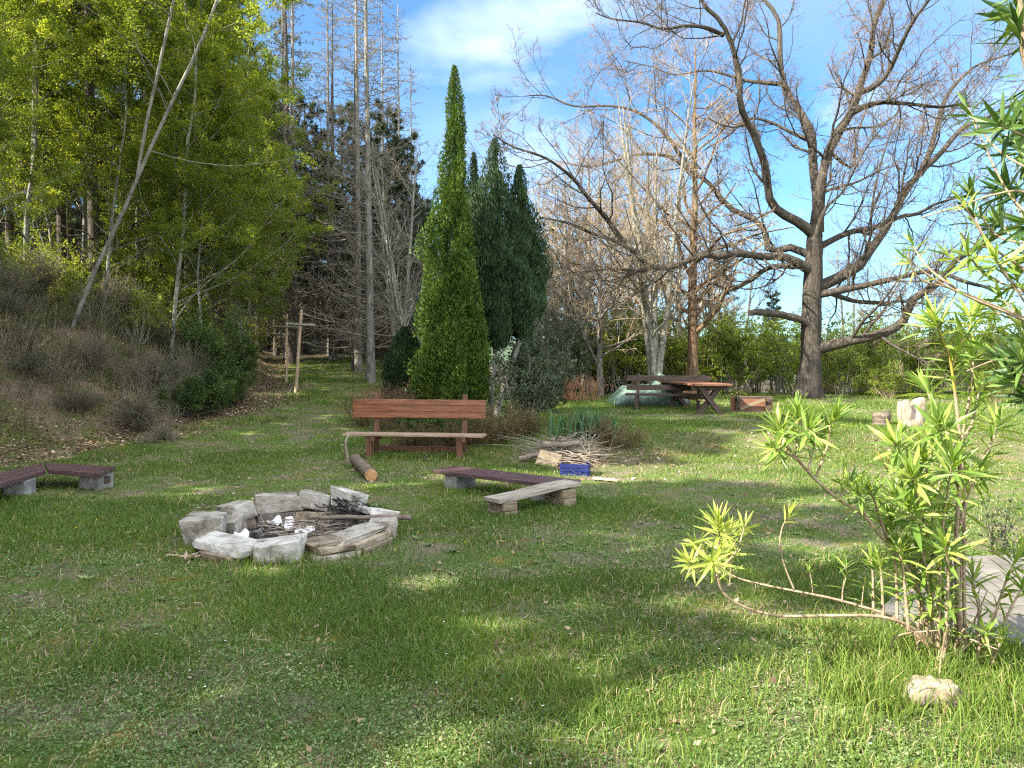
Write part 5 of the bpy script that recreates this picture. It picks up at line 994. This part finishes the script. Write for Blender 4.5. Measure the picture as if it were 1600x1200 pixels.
# --- thicket behind the upper lawn
HG = [p_shrub(1201, 1.3, 3.0, 22, 6800, (.06, .13), 'hedge_leaf', 'grey_twig', n2=7, n3=5, out=.2, r0=.02), p_shrub(1202, 1.1, 2.4, 26, 6200, (.06, .12), 'hedge_leaf', 'tan_twig', n2=7, n3=4, out=.3, r0=.016), p_shrub(1203, 1.2, 3.4, 18, 5200, (.06, .13), 'hedge_leaf', 'pale_bark', n2=7, n3=5, out=.15, r0=.02)]
DG = [p_shrub(1204, 1.3, 2.8, 24, 6500, (.04, .09), 'dull_leaf', 'dark_bark', n2=7, n3=5, out=.2, r0=.02)]
hl = [(870, 24, 'D', 1.0, 'dark green thicket bush left of the reddish dry stems'), (905, 27, 'D', 1.0, 'dark green thicket bush behind the reddish dry stems'), (850, 21, 'D', .9, 'dark bush right of the grey green shrubs'), (948, 26.5, 'D', .9, 'dark green bush left of the tarpaulin'),
      (972, 25.5, 0, .95, 'bright green bush behind the left end of the tarpaulin'), (1003, 27, 2, .95, 'bright green bush left of the forking pale tree'), (1040, 26, 1, 1.05, 'bright green bush between the pale tree and the brown trunk'), (1060, 28.5, 0, 1, 'green bush behind the picnic bench backrest'),
      (1102, 25.5, 1, 1.0, 'green bush right of the brown trunk'), (1130, 27, 2, .85, 'thin stemmed green bush behind the picnic table'), (1160, 25, 0, .9, 'green bush behind the overturned bench'), (1185, 27.5, 1, 1.1, 'dense green bush above the overturned bench'), (1215, 25.5, 2, .82, 'green bush close left of the oak trunk'), (1240, 28, 0, .95, 'green bush half hidden by the oak trunk'),
      (1290, 26, 1, 1.0, 'green bush close right of the oak trunk'), (1318, 24.5, 2, .75, 'thin green bush right of the oak, under its low limb'), (1345, 26.5, 0, .95, 'broad green bush below the low right limb of the oak'), (1375, 24.5, 1, .95, 'green bush behind the cut log'), (1405, 26, 2, .8, 'bright green bush behind the bleached stump'), (1440, 24.5, 0, .85, 'bush right behind the bleached stump'),
      (1470, 26, 1, 1.1, 'green bush behind the tall oleander shoot'), (1505, 24, 2, .8, 'thin bush right of the tall oleander shoot'), (1540, 25.5, 0, .95, 'green bush near the right edge of the thicket'), (1580, 23.5, 1, 1.05, 'rightmost green bush of the thicket'), (1620, 25, 2, .9, 'thicket bush cut by the right edge'), (1560, 20, 1, .55, 'low bush in front of the right end of the thicket'), (1390, 22, 1, .5, 'low bush at the lawn edge left of the stump'),
      (1260, 33, 1, 1.3, 'pale green bush far behind the oak'), (1430, 32, 0, 1.1, 'far green bush seen over the stump'), (1090, 34, 2, 1.1, 'far green bush seen over the picnic table'), (1520, 31, 0, 1.2, 'far green bush behind the right part of the thicket'), (1350, 35, 0, 1.25, 'far bush seen under the low right oak limb'), (940, 33, 'D', 1.2, 'far dark bush left of the tarpaulin')]
for k, (px, d, v, s, lab) in enumerate(hl):
    place('thicket_bush', DG[0] if v == 'D' else HG[v], SF, lab, 'shrub', at(px, d), k * 1.37, s * (.72 if d < 26 and v != 'D' and k % 2 else 1), 'bushes of the thicket behind the lawn')
# ------------------------------------------------------------------ oleanders
def lance(C, D, Nn, L, Wd, curl):
    """lance shaped folded leaves, 4 segments, midrib lower than the edges"""
    D = nrm(D); S = nrm(np.cross(D, Nn)); Up = np.cross(S, D); n = len(C); ts = np.array([0, .12, .32, .6, .85, 1.]); ws = np.array([.08, .55, 1, .9, .45, .02]); rows = []
    for t, w in zip(ts, ws):
        c = C + D * (L * t)[:, None] - Up * (curl * L * t * t)[:, None]; e = S * (Wd * w * .5)[:, None]; u = Up * (Wd * w * .16)[:, None]
        rows += [c - e + u, c, c + e + u]
    V = np.stack(rows, 1).reshape(-1, 3); b = np.arange(n)[:, None] * 18; F = []
    for k in range(5):
        for j in (0, 1): F.append(b + np.array([[k * 3 + j, k * 3 + j + 1, k * 3 + j + 4, k * 3 + j + 3]]))
    return V, np.stack(F, 1).reshape(-1, 4)
def whorl(pos, axis, n, L, spread, rng, along=.0):
    """leaves set round a shoot tip, older ones lower and more spread"""
    axis = np.asarray(axis) / np.linalg.norm(axis); k = np.arange(n); f = k / max(n - 1, 1)
    az = k * 2.4 + rng.uniform(0, 6.28) + rng.normal(size=n) * .2; ref = np.array([1, .1, 0]) if abs(axis[2]) > .7 else np.array([0, 0, 1.])
    u = np.cross(axis, ref); u /= np.linalg.norm(u); v = np.cross(axis, u); radial = np.cos(az)[:, None] * u + np.sin(az)[:, None] * v
    el = np.radians(spread[0] + (spread[1] - spread[0]) * (1 - f) + rng.normal(size=n) * 8)[:, None]
    D = np.cos(el) * axis + np.sin(el) * radial; Nn = np.sin(el) * axis - np.cos(el) * radial
    C = np.asarray(pos) + axis * ((f - 1) * along)[:, None]; le = L * (1 - .35 * f) * rng.uniform(.85, 1.15, n)
    return C, D, Nn, le
class Plant:
    dark = False
    def __init__(s, name, label, base, seed): s.t = thing(name, label, 'shrub', base, 0, 'oleander shrubs'); s.b = np.array(base); s.r = rg(seed); s.n = 0; s.acc = {}; s.st = MB()
    def leaves(s, C, D, Nn, L, wr=.14, mi=0, name='foliage', curl=.12):
        Wd = np.maximum(L * (wr if mi == 0 or s.dark else .12), .008); V, F = lance(C, D + np.array([0, 0, -.05]), Nn, L, Wd, s.r.uniform(-.05, curl * 2, len(C)))
        s.acc.setdefault(name, MB()).add(V - s.b, F, np.repeat(s.r.random(len(C)), 10), mi)
    def stem(s, pts, ra, rb, shoot=0, leafy=None, L=.15, step=.045, nper=3, mi=0, k=24, head=(14, .15), spread=(8, 60)):
        """pts world points; leafy=(t0,t1) carries whorls of three along that stretch; head=(n,L) tuft at the tip"""
        q, qr = resample(pts, np.linspace(ra, rb, len(pts)), k); V, F = tubes((q - s.b)[None], qr[None], 7)
        s.st.add(V, F, mi=0) if not shoot else s.st.add(V, F, mi=1)
        tl = np.linalg.norm(np.diff(q, axis=0), axis=1).sum()
        if leafy:
            m = max(2, int((leafy[1] - leafy[0]) * tl / step))
            for t in np.linspace(leafy[0], leafy[1], m):
                f = t * (k - 1); i_ = min(int(f), k - 2); pos = q[i_] + (q[i_ + 1] - q[i_]) * (f - i_); ax = q[i_ + 1] - q[i_]
                C, D, Nn, le = whorl(pos, ax, nper, L * s.r.uniform(.8, 1.1), (35, 80), s.r); s.leaves(C, D, Nn, le, mi=mi)
        if head:
            C, D, Nn, le = whorl(q[-1], q[-1] - q[-4], head[0], head[1], spread, s.r, head[1] * .45); s.leaves(C, D, Nn, le, mi=mi)
        return q
    def done(s, mats):
        s.st.build('stem', [M['oleander_stem'], M['oleander_shoot']], s.t)
        for nm, mb in s.acc.items(): mb.build(nm, mats, s.t, smooth=False)
def path(pts, d0, d1): # pixel path with depth running from d0 to d1
    n = len(pts); return [np.array(W(px, py, d0 + (d1 - d0) * k / (n - 1))) for k, (px, py) in enumerate(pts)]
ob_ = G(1478, 1048); OL = Plant('oleander', 'sunlit young oleander with arching bare stems and tufts of lance leaves in the right foreground', ob_, 1301); D_ = ob_.y
ST = OL.stem
ST(path([(1503, 1045), (1498, 940), (1494, 850), (1499, 760), (1500, 690), (1492, 610)], D_, D_ - .05), .013, .008, head=None)
ST(path([(1492, 612), (1484, 560), (1470, 522), (1458, 495)], D_ - .05, D_ - .1), .0075, .004, 1, (.02, .95), .19, .04, 4, head=(20, .18), k=30)
ST(path([(1487, 575), (1500, 540), (1515, 512), (1520, 490)], D_ - .05, D_ + .1), .006, .003, 1, (.2, .95), .17, .04, 4, head=(18, .17))
ST(path([(1509, 1045), (1506, 900), (1507, 780), (1502, 700), (1512, 640), (1519, 585), (1522, 545)], D_ + .05, D_ + .15), .010, .005, 0, (.66, .97), .17, .045, 4, head=(16, .16))
ST(path([(1500, 690), (1516, 668), (1524, 640), (1530, 610)], D_, D_ + .25), .009, .004, 0, (.5, .95), .13, .05, 3, head=(10, .13))
ST(path([(1500, 960), (1500, 860), (1475, 790)], D_, D_ + .2), .007, .004, 0, (.5, .95), .12, .05, 3, head=(9, .12))
# two low stems arching left to the yellow tufts
ST(path([(1462, 1055), (1449, 1005), (1420, 978), (1370, 963), (1290, 962), (1215, 962), (1160, 947), (1130, 926), (1121, 898), (1120, 872)], D_ - .05, D_ - .25), .0105, .0045, head=None, k=40)
ST(path([(1452, 1010), (1400, 967), (1340, 946), (1300, 935), (1250, 925), (1190, 913), (1150, 902), (1125, 885), (1110, 868)], D_, D_ + .2), .009, .0035, head=None, k=36)
Y = 1
for pts, d0, d1, n, L, sp in [([(1120, 900), (1122, 868), (1124, 838), (1122, 818)], -.25, -.3, 24, .15, (5, 75)), ([(1125, 890), (1150, 862), (1160, 835), (1164, 818)], -.2, -.05, 9, .1, (10, 50)), ([(1112, 880), (1098, 860), (1086, 850)], .2, .3, 16, .12, (10, 80)),
        ([(1108, 905), (1090, 888), (1074, 876)], .1, 0, 12, .12, (10, 80)), ([(1125, 885), (1128, 862), (1136, 842), (1140, 832)], .2, .1, 16, .13, (5, 75)), ([(1118, 905), (1115, 885), (1112, 876)], -.2, -.4, 14, .13, (15, 85)), ([(1140, 915), (1142, 880), (1132, 856)], 0, -.1, 14, .12, (10, 80))]:
    ST(path(pts, D_ + d0, D_ + d1), .005, .0028, 0, (.35, .92), L * .8, .025, 4, Y, head=(n + 3, L * 1.1), spread=sp)
ST(path([(1242, 923), (1228, 890), (1219, 855), (1222, 825), (1234, 803)], D_ + .05, D_ + .1), .005, .003, 0, None, mi=Y, head=(13, .13), spread=(5, 60))
ST(path([(1270, 928), (1268, 908), (1264, 890)], D_ + .1, D_ + .1), .003, .002, 0, (.4, .9), .05, .025, 3, head=(5, .06))
ST(path([(1316, 940), (1317, 920), (1322, 900), (1320, 882)], D_, D_), .004, .0025, 0, (.35, .9), .1, .03, 3, head=(8, .1))
ST(path([(1346, 950), (1348, 930), (1350, 915)], D_ + .1, D_ + .1), .003, .002, 0, (.3, .9), .08, .03, 2, head=(5, .07))
# the diagonal stem towards the middle tufts
ST(path([(1458, 1030), (1440, 940), (1420, 893), (1390, 855), (1350, 806), (1310, 780), (1270, 745), (1240, 710), (1224, 690)], D_, D_ - .35), .0125, .006, head=None, k=40)
for pts, d0, d1, n, L, sp in [([(1228, 696), (1220, 678), (1216, 668)], -.35, -.35, 22, .165, (5, 75)), ([(1245, 715), (1246, 670), (1246, 640)], -.35, -.3, 17, .14, (5, 60)), ([(1262, 738), (1272, 700), (1280, 678)], -.3, -.2, 18, .14, (5, 65)), ([(1275, 745), (1292, 700), (1298, 662), (1304, 648)], -.3, -.35, 14, .13, (5, 60)),
        ([(1245, 718), (1225, 705), (1210, 700)], -.35, -.45, 12, .12, (15, 80)), ([(1240, 712), (1256, 688), (1264, 668)], -.35, -.5, 12, .13, (10, 70)), ([(1312, 780), (1322, 765), (1330, 752)], -.25, -.2, 13, .13, (5, 60)), ([(1352, 806), (1345, 780), (1340, 768)], -.2, -.3, 11, .11, (10, 60))]:
    ST(path(pts, D_ + d0, D_ + d1), .006, .003, 0, (.3, .92), L * .85, .03, 4, head=(n + 3, L * 1.1), spread=sp)
# upright leafy shoots between
for pts, d0, d1, n, L in [([(1462, 1030), (1448, 900), (1432, 830), (1420, 790)], -.05, -.25, 16, .17), ([(1466, 1030), (1470, 860), (1482, 760), (1490, 720)], -.1, -.3, 16, .17), ([(1440, 940), (1410, 850), (1384, 800)], 0, .1, 14, .15), ([(1475, 1030), (1482, 900), (1476, 850)], -.15, -.3, 14, .15), ([(1500, 820), (1515, 770), (1530, 735)], 0, .2, 14, .15), ([(1497, 760), (1475, 700), (1466, 660)], 0, -.2, 16, .17), ([(1440, 880), (1462, 790), (1474, 700)], 0, .2, 14, .16), ([(1484, 1040), (1486, 880), (1462, 760), (1452, 690)], .1, .3, 16, .16), ([(1494, 1040), (1500, 800), (1546, 700), (1560, 655)], .1, .4, 14, .15), ([(1470, 900), (1440, 800), (1424, 742)], 0, -.3, 16, .16), ([(1492, 700), (1462, 640), (1444, 600)], 0, .2, 14, .15), ([(1390, 855), (1372, 800), (1360, 765)], -.1, -.2, 14, .13), ([(1457, 1035), (1457, 900), (1456, 800), (1450, 745), (1440, 706)], 0, -.1, 16, .165), ([(1455, 800), (1430, 752), (1412, 715), (1396, 690)], -.05, -.2, 14, .15), ([(1440, 960), (1428, 880), (1408, 812), (1398, 770)], .05, .1, 14, .15), ([(1402, 975), (1401, 910), (1396, 850), (1392, 815)], -.1, -.1, 16, .14),
        ([(1420, 985), (1412, 900), (1405, 855)], -.15, -.2, 16, .13), ([(1380, 962), (1378, 910), (1374, 878)], 0, .05, 14, .11), ([(1440, 1000), (1432, 850), (1428, 785)], .1, .2, 14, .17), ([(1470, 1030), (1474, 900), (1470, 830), (1462, 780)], .15, .2, 13, .15), ([(1365, 958), (1364, 905), (1362, 870)], .15, .2, 12, .11),
        ([(1410, 980), (1424, 930), (1436, 900)], .2, .3, 12, .11), ([(1525, 1040), (1530, 960), (1522, 920), (1520, 898)], .1, .2, 14, .13), ([(1530, 1045), (1555, 960), (1575, 900), (1592, 865)], .1, .25, 16, .16), ([(1540, 1040), (1580, 950), (1606, 905)], 0, .1, 12, .14), ([(1520, 1040), (1535, 1000), (1540, 985)], -.1, -.2, 10, .1), ([(1545, 1050), (1560, 1010), (1566, 990)], -.1, -.1, 12, .1)]:
    ST(path(pts, D_ + d0, D_ + d1), .009, .0035, 0, (.2, .94), L * 1.05, .042, 3, head=(n + 2, L * 1.2), spread=(6, 65))
r = rg(1302)
for k in range(26):  # short dead canes round the base
    p = np.array(ob_) + [r.normal() * .13, r.normal() * .1, 0]; q, qr = resample([p, p + [r.normal() * .05, 0, r.uniform(.08, .2)], p + [r.normal() * .14, r.normal() * .1, r.uniform(.2, .4)]], [.006, .005, .003], 8)
    OL.st.add(*tubes((q - OL.b)[None], qr[None], 5))
for pts in ([(1388, 738), (1378, 718), (1368, 702)], [(1386, 735), (1388, 715), (1380, 698)]): ST(path(pts, D_ - .2, D_ - .2), .004, .002, 1, None, head=None)
OL.done([M['oleander'], M['oleander_yellow']])
# the taller old oleander whose branches hang in from the right edge
b2 = Vector((3.05, 3.55, 0)); b2.z = gz(b2.x, b2.y); O2 = Plant('oleander', 'tall dark leaved oleander reaching into the picture from the right edge', b2, 1303); O2.dark = True; ST = O2.stem; dd = 3.5
main = [[(1830, 1090), (1760, 800), (1690, 500), (1640, 300), (1610, 120), (1596, 20), (1590, -60)], [(1835, 1090), (1790, 760), (1740, 480), (1690, 330), (1640, 200), (1600, 90)], [(1840, 1090), (1800, 800), (1760, 600), (1700, 480), (1640, 420)]]
for m_ in main: ST(path(m_, 3.55, 3.3), .022, .008, head=None, k=40)
hs = [((1640, 200), (1605, 120), (1590, 40), 15, .2, 0), ((1612, 130), (1600, 80), (1596, 20), 16, .2, 0), ((1640, 60), (1608, 30), (1580, 20), 12, .19, 0), ((1640, 235), (1605, 215), (1560, 195), 13, .19, 0), ((1640, 130), (1610, 180), (1590, 190), 15, .18, 0), ((1650, 300), (1612, 265), (1588, 228), 15, .19, 0),
      ((1640, 280), (1560, 235), (1512, 168), 7, .15, 0), ((1640, 360), (1575, 300), (1512, 170), 5, .14, 0), ((1660, 420), (1600, 340), (1570, 290), 14, .18, 0), ((1650, 380), (1560, 370), (1515, 300), 10, .16, 0), ((1600, 420), (1545, 380), (1520, 330), 9, .16, 0), ((1660, 460), (1590, 380), (1560, 345), 15, .18, 0), ((1670, 330), (1620, 300), (1592, 300), 14, .17, 0),
      ((1660, 480), (1560, 440), (1480, 398), 10, .15, 1), ((1560, 440), (1530, 420), (1512, 395), 10, .14, 1), ((1640, 470), (1580, 440), (1556, 405), 13, .16, 1), ((1660, 490), (1600, 455), (1585, 425), 14, .16, 1), ((1600, 500), (1480, 448), (1418, 405), 8, .12, 1), ((1500, 455), (1452, 420), (1424, 380), 9, .12, 1), ((1640, 520), (1590, 490), (1560, 460), 11, .15, 1), ((1640, 510), (1600, 470), (1500, 310), 6, .13, 1), ((1660, 540), (1610, 520), (1596, 500), 12, .15, 1),
      ((1690, 640), (1625, 595), (1590, 560), 15, .18, 0), ((1690, 660), (1630, 610), (1580, 590), 15, .18, 0), ((1690, 600), (1630, 560), (1605, 540), 15, .17, 0), ((1700, 700), (1640, 640), (1600, 620), 14, .17, 0), ((1690, 560), (1630, 600), (1565, 560), 12, .17, 0), ((1700, 100), (1640, 80), (1610, 150), 14, .18, 0), ((1690, 240), (1650, 150), (1606, 250), 14, .18, 0),
      ((1660, 200), (1640, 80), (1575, -20), 12, .18, 0), ((1660, 380), (1625, 350), (1602, 355), 14, .17, 0), ((1690, 420), (1640, 400), (1606, 400), 14, .16, 1), ((1690, 500), (1590, 500), (1545, 480), 9, .14, 1)]
r = rg(1304)
for a, b, c, n, L, mi in hs:
    o_ = r.uniform(-.25, .3); ST(path([a, b, c], dd - .05, dd + o_), .007, .003, 0, (.55, .93), L * .85, .06, 3, mi, head=(n, L), spread=(8, 70))
for pts in ([(1650, 330), (1600, 300), (1550, 305), (1500, 322), (1440, 340)], [(1660, 520), (1560, 480), (1490, 452), (1440, 438), (1424, 415), (1420, 395)], [(1660, 470), (1570, 400), (1520, 380), (1500, 365)], [(1620, 560), (1560, 562), (1510, 580)]): ST(path(pts, dd, dd - .1), .006, .003, head=None)
O2.done([M['oleander_dark'], M['oleander']])
# small dark seedling beyond the slab
SD = p_shrub(1310, .16, .5, 6, 140, (.03, .06), 'dull_leaf', 'dark_bark', n2=5, n3=3, r0=.006); place('seedling', SD, SF, 'small thin dark seedling on the lawn behind the paving slab', 'plant', G(1552, 868))

# ------------------------------------------------------------------ grass, weeds and litter
def clear(x, y, pave=.0):
    k = ((x - FC.x) / (FR * 1.12)) ** 2 + ((y - FC.y) / (FR * 1.05)) ** 2 > 1
    ins = np.ones(len(x), bool); n = len(PAVE)
    sgn = []
    for j in range(n):
        a, b = PAVE[j], PAVE[(j + 1) % n]; sgn.append((b.x - a.x) * (y - a.y) - (b.y - a.y) * (x - a.x))
    sgn = np.array(sgn); ins = (sgn > 0).all(0) | (sgn < 0).all(0)
    return k & ~ins
def scatter(n, rng, y0, y1, p, side=1.0, xr=(-.74, .74), pad=1.0):
    """ground points, thinning with distance as y^-p per square metre"""
    e = 2 - p; u = rng.random(n); y = (y0 ** e + u * (y1 ** e - y0 ** e)) ** (1 / e); x = rng.uniform(xr[0], xr[1], n) * y + rng.uniform(-pad, pad, n); return x, y
def lush(x, y): return fbm(x * .75, y * .75, 61, 4)
def addblades(mb, x, y, H, Wd, bend, var, r):
    n = len(x); a = r.uniform(0, 6.28, n); B_ = np.stack([x, y, ground_z(x, y) - .004], 1); V, F4, F3 = blades(B_, H, np.stack([np.cos(a), np.sin(a), 0 * a], 1), Wd, bend, r)
    mb.add(V, F4, var); mb.V.append(np.zeros((0, 3))); mb.L.append((F3 + mb.n - len(V)).ravel()); mb.S.append(np.full(n, 3)); mb.M.append(np.zeros(n)); mb.A.append(var)
r = rg(2001); x, y = scatter(820000, r, 1.3, 32, 1.55, xr=(-.88, .88)); g = lush(x, y); s = bank_s(x, y); lm = litter_mask(x, y); wm = wood_mask(x, y)
pz = np.clip((g - .37) / .2, .2, 1); keep = clear(x, y) & (r.random(len(x)) < pz) & (r.random(len(x)) > lm * .93) & (r.random(len(x)) > wm * .97); x, y, g = x[keep], y[keep], g[keep]
rich = ss(.47, .66, g); near = ss(6, 2.5, y); rt = ss(.2, 1.2, x) * near
H = (r.uniform(.018, .045, len(x)) * (1 + .9 * rich) * (1 + .55 * rt) + .03 * (r.random(len(x)) ** 5)) * (1 + y * .012); Wd = r.uniform(.0025, .0048, len(x)) * (1 + y * .16)
var = np.clip(.36 + .35 * (vn(x * 1.1, y * 1.1, 71) - .5) + .3 * (r.random(len(x)) - .5), 0, .8); dr = r.random(len(x)) < .13 * (1.2 - rich); var[dr] = r.uniform(.9, 1, dr.sum())
mb = MB(); addblades(mb, x, y, H, Wd, r.uniform(.2, .9, len(x)), var, r)
# taller tussocks in the sunny corner, round the boulder, the bench and the pit
ts = []
for k in range(230):
    cx = r.uniform(-.05, 1) ** 1.0 * 3.0 + .1; cy = r.uniform(2.0, 4.6); ts.append((cx, cy, r.uniform(.04, .11), r.uniform(.06, .14), int(r.uniform(18, 46))))
for k in range(60): ts.append((1.95 + r.normal() * .3, 3.5 + r.normal() * .22, .06, r.uniform(.14, .26), 34))
for k in range(26): ts.append((2.2 + r.normal() * .25, 3.85 + r.normal() * .15, .07, r.uniform(.15, .3), 34))
for k in range(46):
    a = r.uniform(0, 6.28); ts.append((FC.x + math.cos(a) * FR * 1.22, FC.y + math.sin(a) * FR * 1.2, .06, r.uniform(.07, .15), 26))
for k in range(60): ts.append((bc.x + r.uniform(-1.1, 1.1), bc.y + r.normal() * .22 - .05, .07, r.uniform(.08, .17), 24))
for k in range(60): ts.append((r.uniform(-.8, .7), 9.0 + r.normal() * .35, .07, r.uniform(.06, .13), 22))
for k in range(150):
    cy = r.uniform(4.5, 15); ts.append((r.uniform(-.6, .6) * cy, cy, .07, r.uniform(.05, .11), 24))
for cx, cy, ra, h_, n in ts:
    if bank_s(cx, cy) > -.5: continue
    xx, yy = cx + r.normal(size=n) * ra, cy + r.normal(size=n) * ra; k = clear(xx, yy); xx, yy = xx[k], yy[k]; n = len(xx)
    if n: addblades(mb, xx, yy, r.uniform(.5, 1.1, n) * h_, r.uniform(.003, .005, n) * (1 + cy * .1), r.uniform(.1, .75, n), np.where(r.random(n) < .07, .95, np.clip(.5 + .2 * r.normal(size=n), .1, .82)), r)
tag(mb.build('grass', M['grass'], smooth=False), 'short patchy lawn grass with taller tussocks', 'grass', kind='stuff')
# clover and other small leaved weeds
r = rg(2002); x, y = scatter(640000, r, 1.35, 20, 1.75, xr=(-.85, .85)); c = fbm(x * 1.5 + 9, y * 1.5, 63, 4); keep = clear(x, y) & (r.random(len(x)) < np.clip((c - .40) / .2, .05, .9)) & (r.random(len(x)) > litter_mask(x, y)); x, y = x[keep], y[keep]; n = len(x)
le = .006 + .011 * r.random(n) ** 2 * (1 + y * .06); C = np.stack([x, y, ground_z(x, y) + r.uniform(.006, .03, n)], 1); a = r.uniform(0, 6.28, n); D = np.stack([np.cos(a), np.sin(a), r.normal(size=n) * .35], 1); V, F = leafq(C, D, nrm(np.array([0, 0, 1.]) + r.normal(size=(n, 3)) * .35), le, le * .8)
mb = MB(); rn = 420; rx, ry = scatter(rn, r, 1.95, 13, 1.5); k = clear(rx, ry) & (litter_mask(rx, ry) < .2); rx, ry = rx[k], ry[k]; rn = len(rx); m_ = 9; rx = np.repeat(rx, m_); ry = np.repeat(ry, m_); ra = np.tile(np.arange(m_) * 2.4, rn) + r.random(rn * m_); rl = np.repeat(r.uniform(.025, .06, rn), m_) * r.uniform(.7, 1.2, rn * m_)
V2, F2 = leafq(np.stack([rx, ry, ground_z(rx, ry) + .006], 1), np.stack([np.cos(ra), np.sin(ra), r.uniform(.2, .7, rn * m_)], 1), nrm(np.array([0, 0, 1.]) + r.normal(size=(rn * m_, 3)) * .2), rl, rl * .42); mb.add(V2, F2, np.repeat(r.uniform(.2, .85, rn), m_))
mb.add(V, F, np.clip(.42 + .6 * (vn(x * 2.6, y * 2.6, 73) - .5) + .75 * (r.random(n) - .5), 0, 1)); tag(mb.build('clover', M['clover'], smooth=False), 'clover and small leaved weeds among the lawn grass', 'weeds', kind='stuff')
# dry grass hanging over the bank and standing at the wood edge
r = rg(2003); n = 190000; y = r.uniform(5, 32, n); x = foot(y) - r.uniform(-.5, 7.5, n) ** 1.0; s = bank_s(x, y); g = fbm(x * .9, y * .9, 65, 4); keep = r.random(n) < .6 * np.clip((g - .44) / .12, .03, 1) * (.25 + .75 * ss(.6, 2.0, s)); x, y, s = x[keep], y[keep], s[keep]; n = len(x)
nt_ = 900; ty = r.uniform(5, 28, nt_); tx = foot(ty) - r.uniform(.5, 6.5, nt_) ** 1.0; tk = np.repeat(np.arange(nt_), 70); tr_ = r.normal(size=(len(tk), 2)) * .11
x = np.concatenate([x, tx[tk] + tr_[:, 0]]); y = np.concatenate([y, ty[tk] + tr_[:, 1]]); n0 = n; s = bank_s(x, y); n = len(x); gtuft = np.concatenate([vn(x[:n0] * .8, y[:n0] * .8, 66), r.random(nt_)[tk]])
mb = MB(); a = r.normal(size=n) * .7; L = np.concatenate([r.uniform(.08, .26, n0), r.uniform(.2, .55, n - n0)]) * (.5 + .6 * ss(.8, 2.2, s)); B_ = np.stack([x, y, ground_z(x, y)], 1); Dh = np.stack([np.cos(a), np.sin(a) - .5, 0 * a], 1); V, F4, F3 = blades(B_, L, Dh, r.uniform(.006, .011, n), r.uniform(.3, 1.25, n), r)
gn = gtuft; var = np.where(r.random(n) < np.clip((gn - .45) * 2, 0.05, .6), r.uniform(.84, 1, n), r.uniform(0, .8, n)); mb.add(V, F4, var); mb.V.append(np.zeros((0, 3))); mb.L.append((F3).ravel()); mb.S.append(np.full(n, 3)); mb.M.append(np.zeros(n)); mb.A.append(var)
tag(mb.build('dry_grass', M['dry_grass'], smooth=False), 'dry and mossy grass hanging over the left bank', 'dry grass', kind='stuff')
# fallen leaves
r = rg(2004); n = 150000; y = r.uniform(4, 30, n); x = foot(y) - r.uniform(-1.6, 5.5, n); x2 = r.uniform(.6, 12, 16000); y2 = r.uniform(11.2, 16, 16000); x3, y3 = scatter(6000, r, 1.9, 14, 1.2); x = np.concatenate([x, x2, x3]); y = np.concatenate([y, y2, y3])
pr = np.concatenate([np.maximum(litter_mask(x[:n], y[:n]) * (.35 + .6 * (1 - ss(.8, 2, bank_s(x[:n], y[:n])))) * (.25 + .75 * ss(.42, .58, fbm(x[:n], y[:n], 67, 3))), 0), litter_mask(x2, y2) * .55, np.full(len(x3), .3)]); keep = (r.random(len(x)) < pr) & clear(x, y); x, y = x[keep], y[keep]; n = len(x)
le = r.uniform(.03, .08, n) * np.minimum(1, .45 + y * .05); C = np.stack([x, y, ground_z(x, y) + r.uniform(.004, .03, n)], 1); a = r.uniform(0, 6.28, n); D = np.stack([np.cos(a), np.sin(a), r.normal(size=n) * .3], 1); V, F = leafq(C, D, nrm(np.array([.0, 0, 1.]) + r.normal(size=(n, 3)) * .4), le, le * .6)
tag(MB().add(V, F, r.random(n)).build('leaf_litter', M['litter'], smooth=False), 'fallen brown leaves over the foot of the bank and the terrace step', 'fallen leaves', kind='stuff')
# dead straw and crumbs lying in the turf
r = rg(2005); x, y = scatter(60000, r, 1.9, 16, 1.6); g = fbm(x * 1.1 + 4, y * 1.1, 64, 4); keep = clear(x, y) & (r.random(len(x)) < np.clip((g - .36) / .25, .08, 1)) & (bank_s(x, y) < 0); x, y = x[keep], y[keep]; n = len(x)
cr_ = r.random(n) < .35; le = np.where(cr_, r.uniform(.006, .018, n), r.uniform(.025, .09, n)) * (1 + y * .03); wd_ = np.where(cr_, le * .7, .0022 + y * .0005); a = r.uniform(0, 6.28, n); C = np.stack([x, y, ground_z(x, y) + r.uniform(.004, .022, n)], 1)
V, F = leafq(C, np.stack([np.cos(a), np.sin(a), r.normal(size=n) * .18], 1), nrm(np.array([0, 0, 1.]) + r.normal(size=(n, 3)) * .3), le, wd_)
tag(MB().add(V, F, np.where(cr_, r.random(n) * .7, r.uniform(.45, 1, n))).build('dead_straw', M['litter'], smooth=False), 'dead straw and leaf crumbs lying in the turf', 'dead grass', kind='stuff')
# dandelions and daisies
for nm, mat, nn, lab, sz, sd in (('dandelions', 'yellow', 110, 'tiny yellow dandelion heads dotted over the lawn', .011, 81), ('daisies', 'white', 190, 'tiny white daisies and petals dotted over the lawn', .006, 82)):
    r = rg(sd); x, y = scatter(nn, r, 6 if nm == 'dandelions' else 2.6, 16, 1.2); k = clear(x, y) & (bank_s(x, y) < -.6); x, y = x[k], y[k]; n = len(x); mb = MB()
    for j in range(6):
        a = np.full(n, j * math.pi / 3) + r.random(n); C = np.stack([x, y, ground_z(x, y) + .06], 1); mb.add(*leafq(C, np.stack([np.cos(a), np.sin(a), np.full(n, .25)], 1), np.tile([[0, 0, 1.]], (n, 1)), sz * (1 + y * .03), sz * .8), var=r.random(n))
    tag(mb.build(nm, M[mat], smooth=False), lab, 'flowers', kind='stuff')
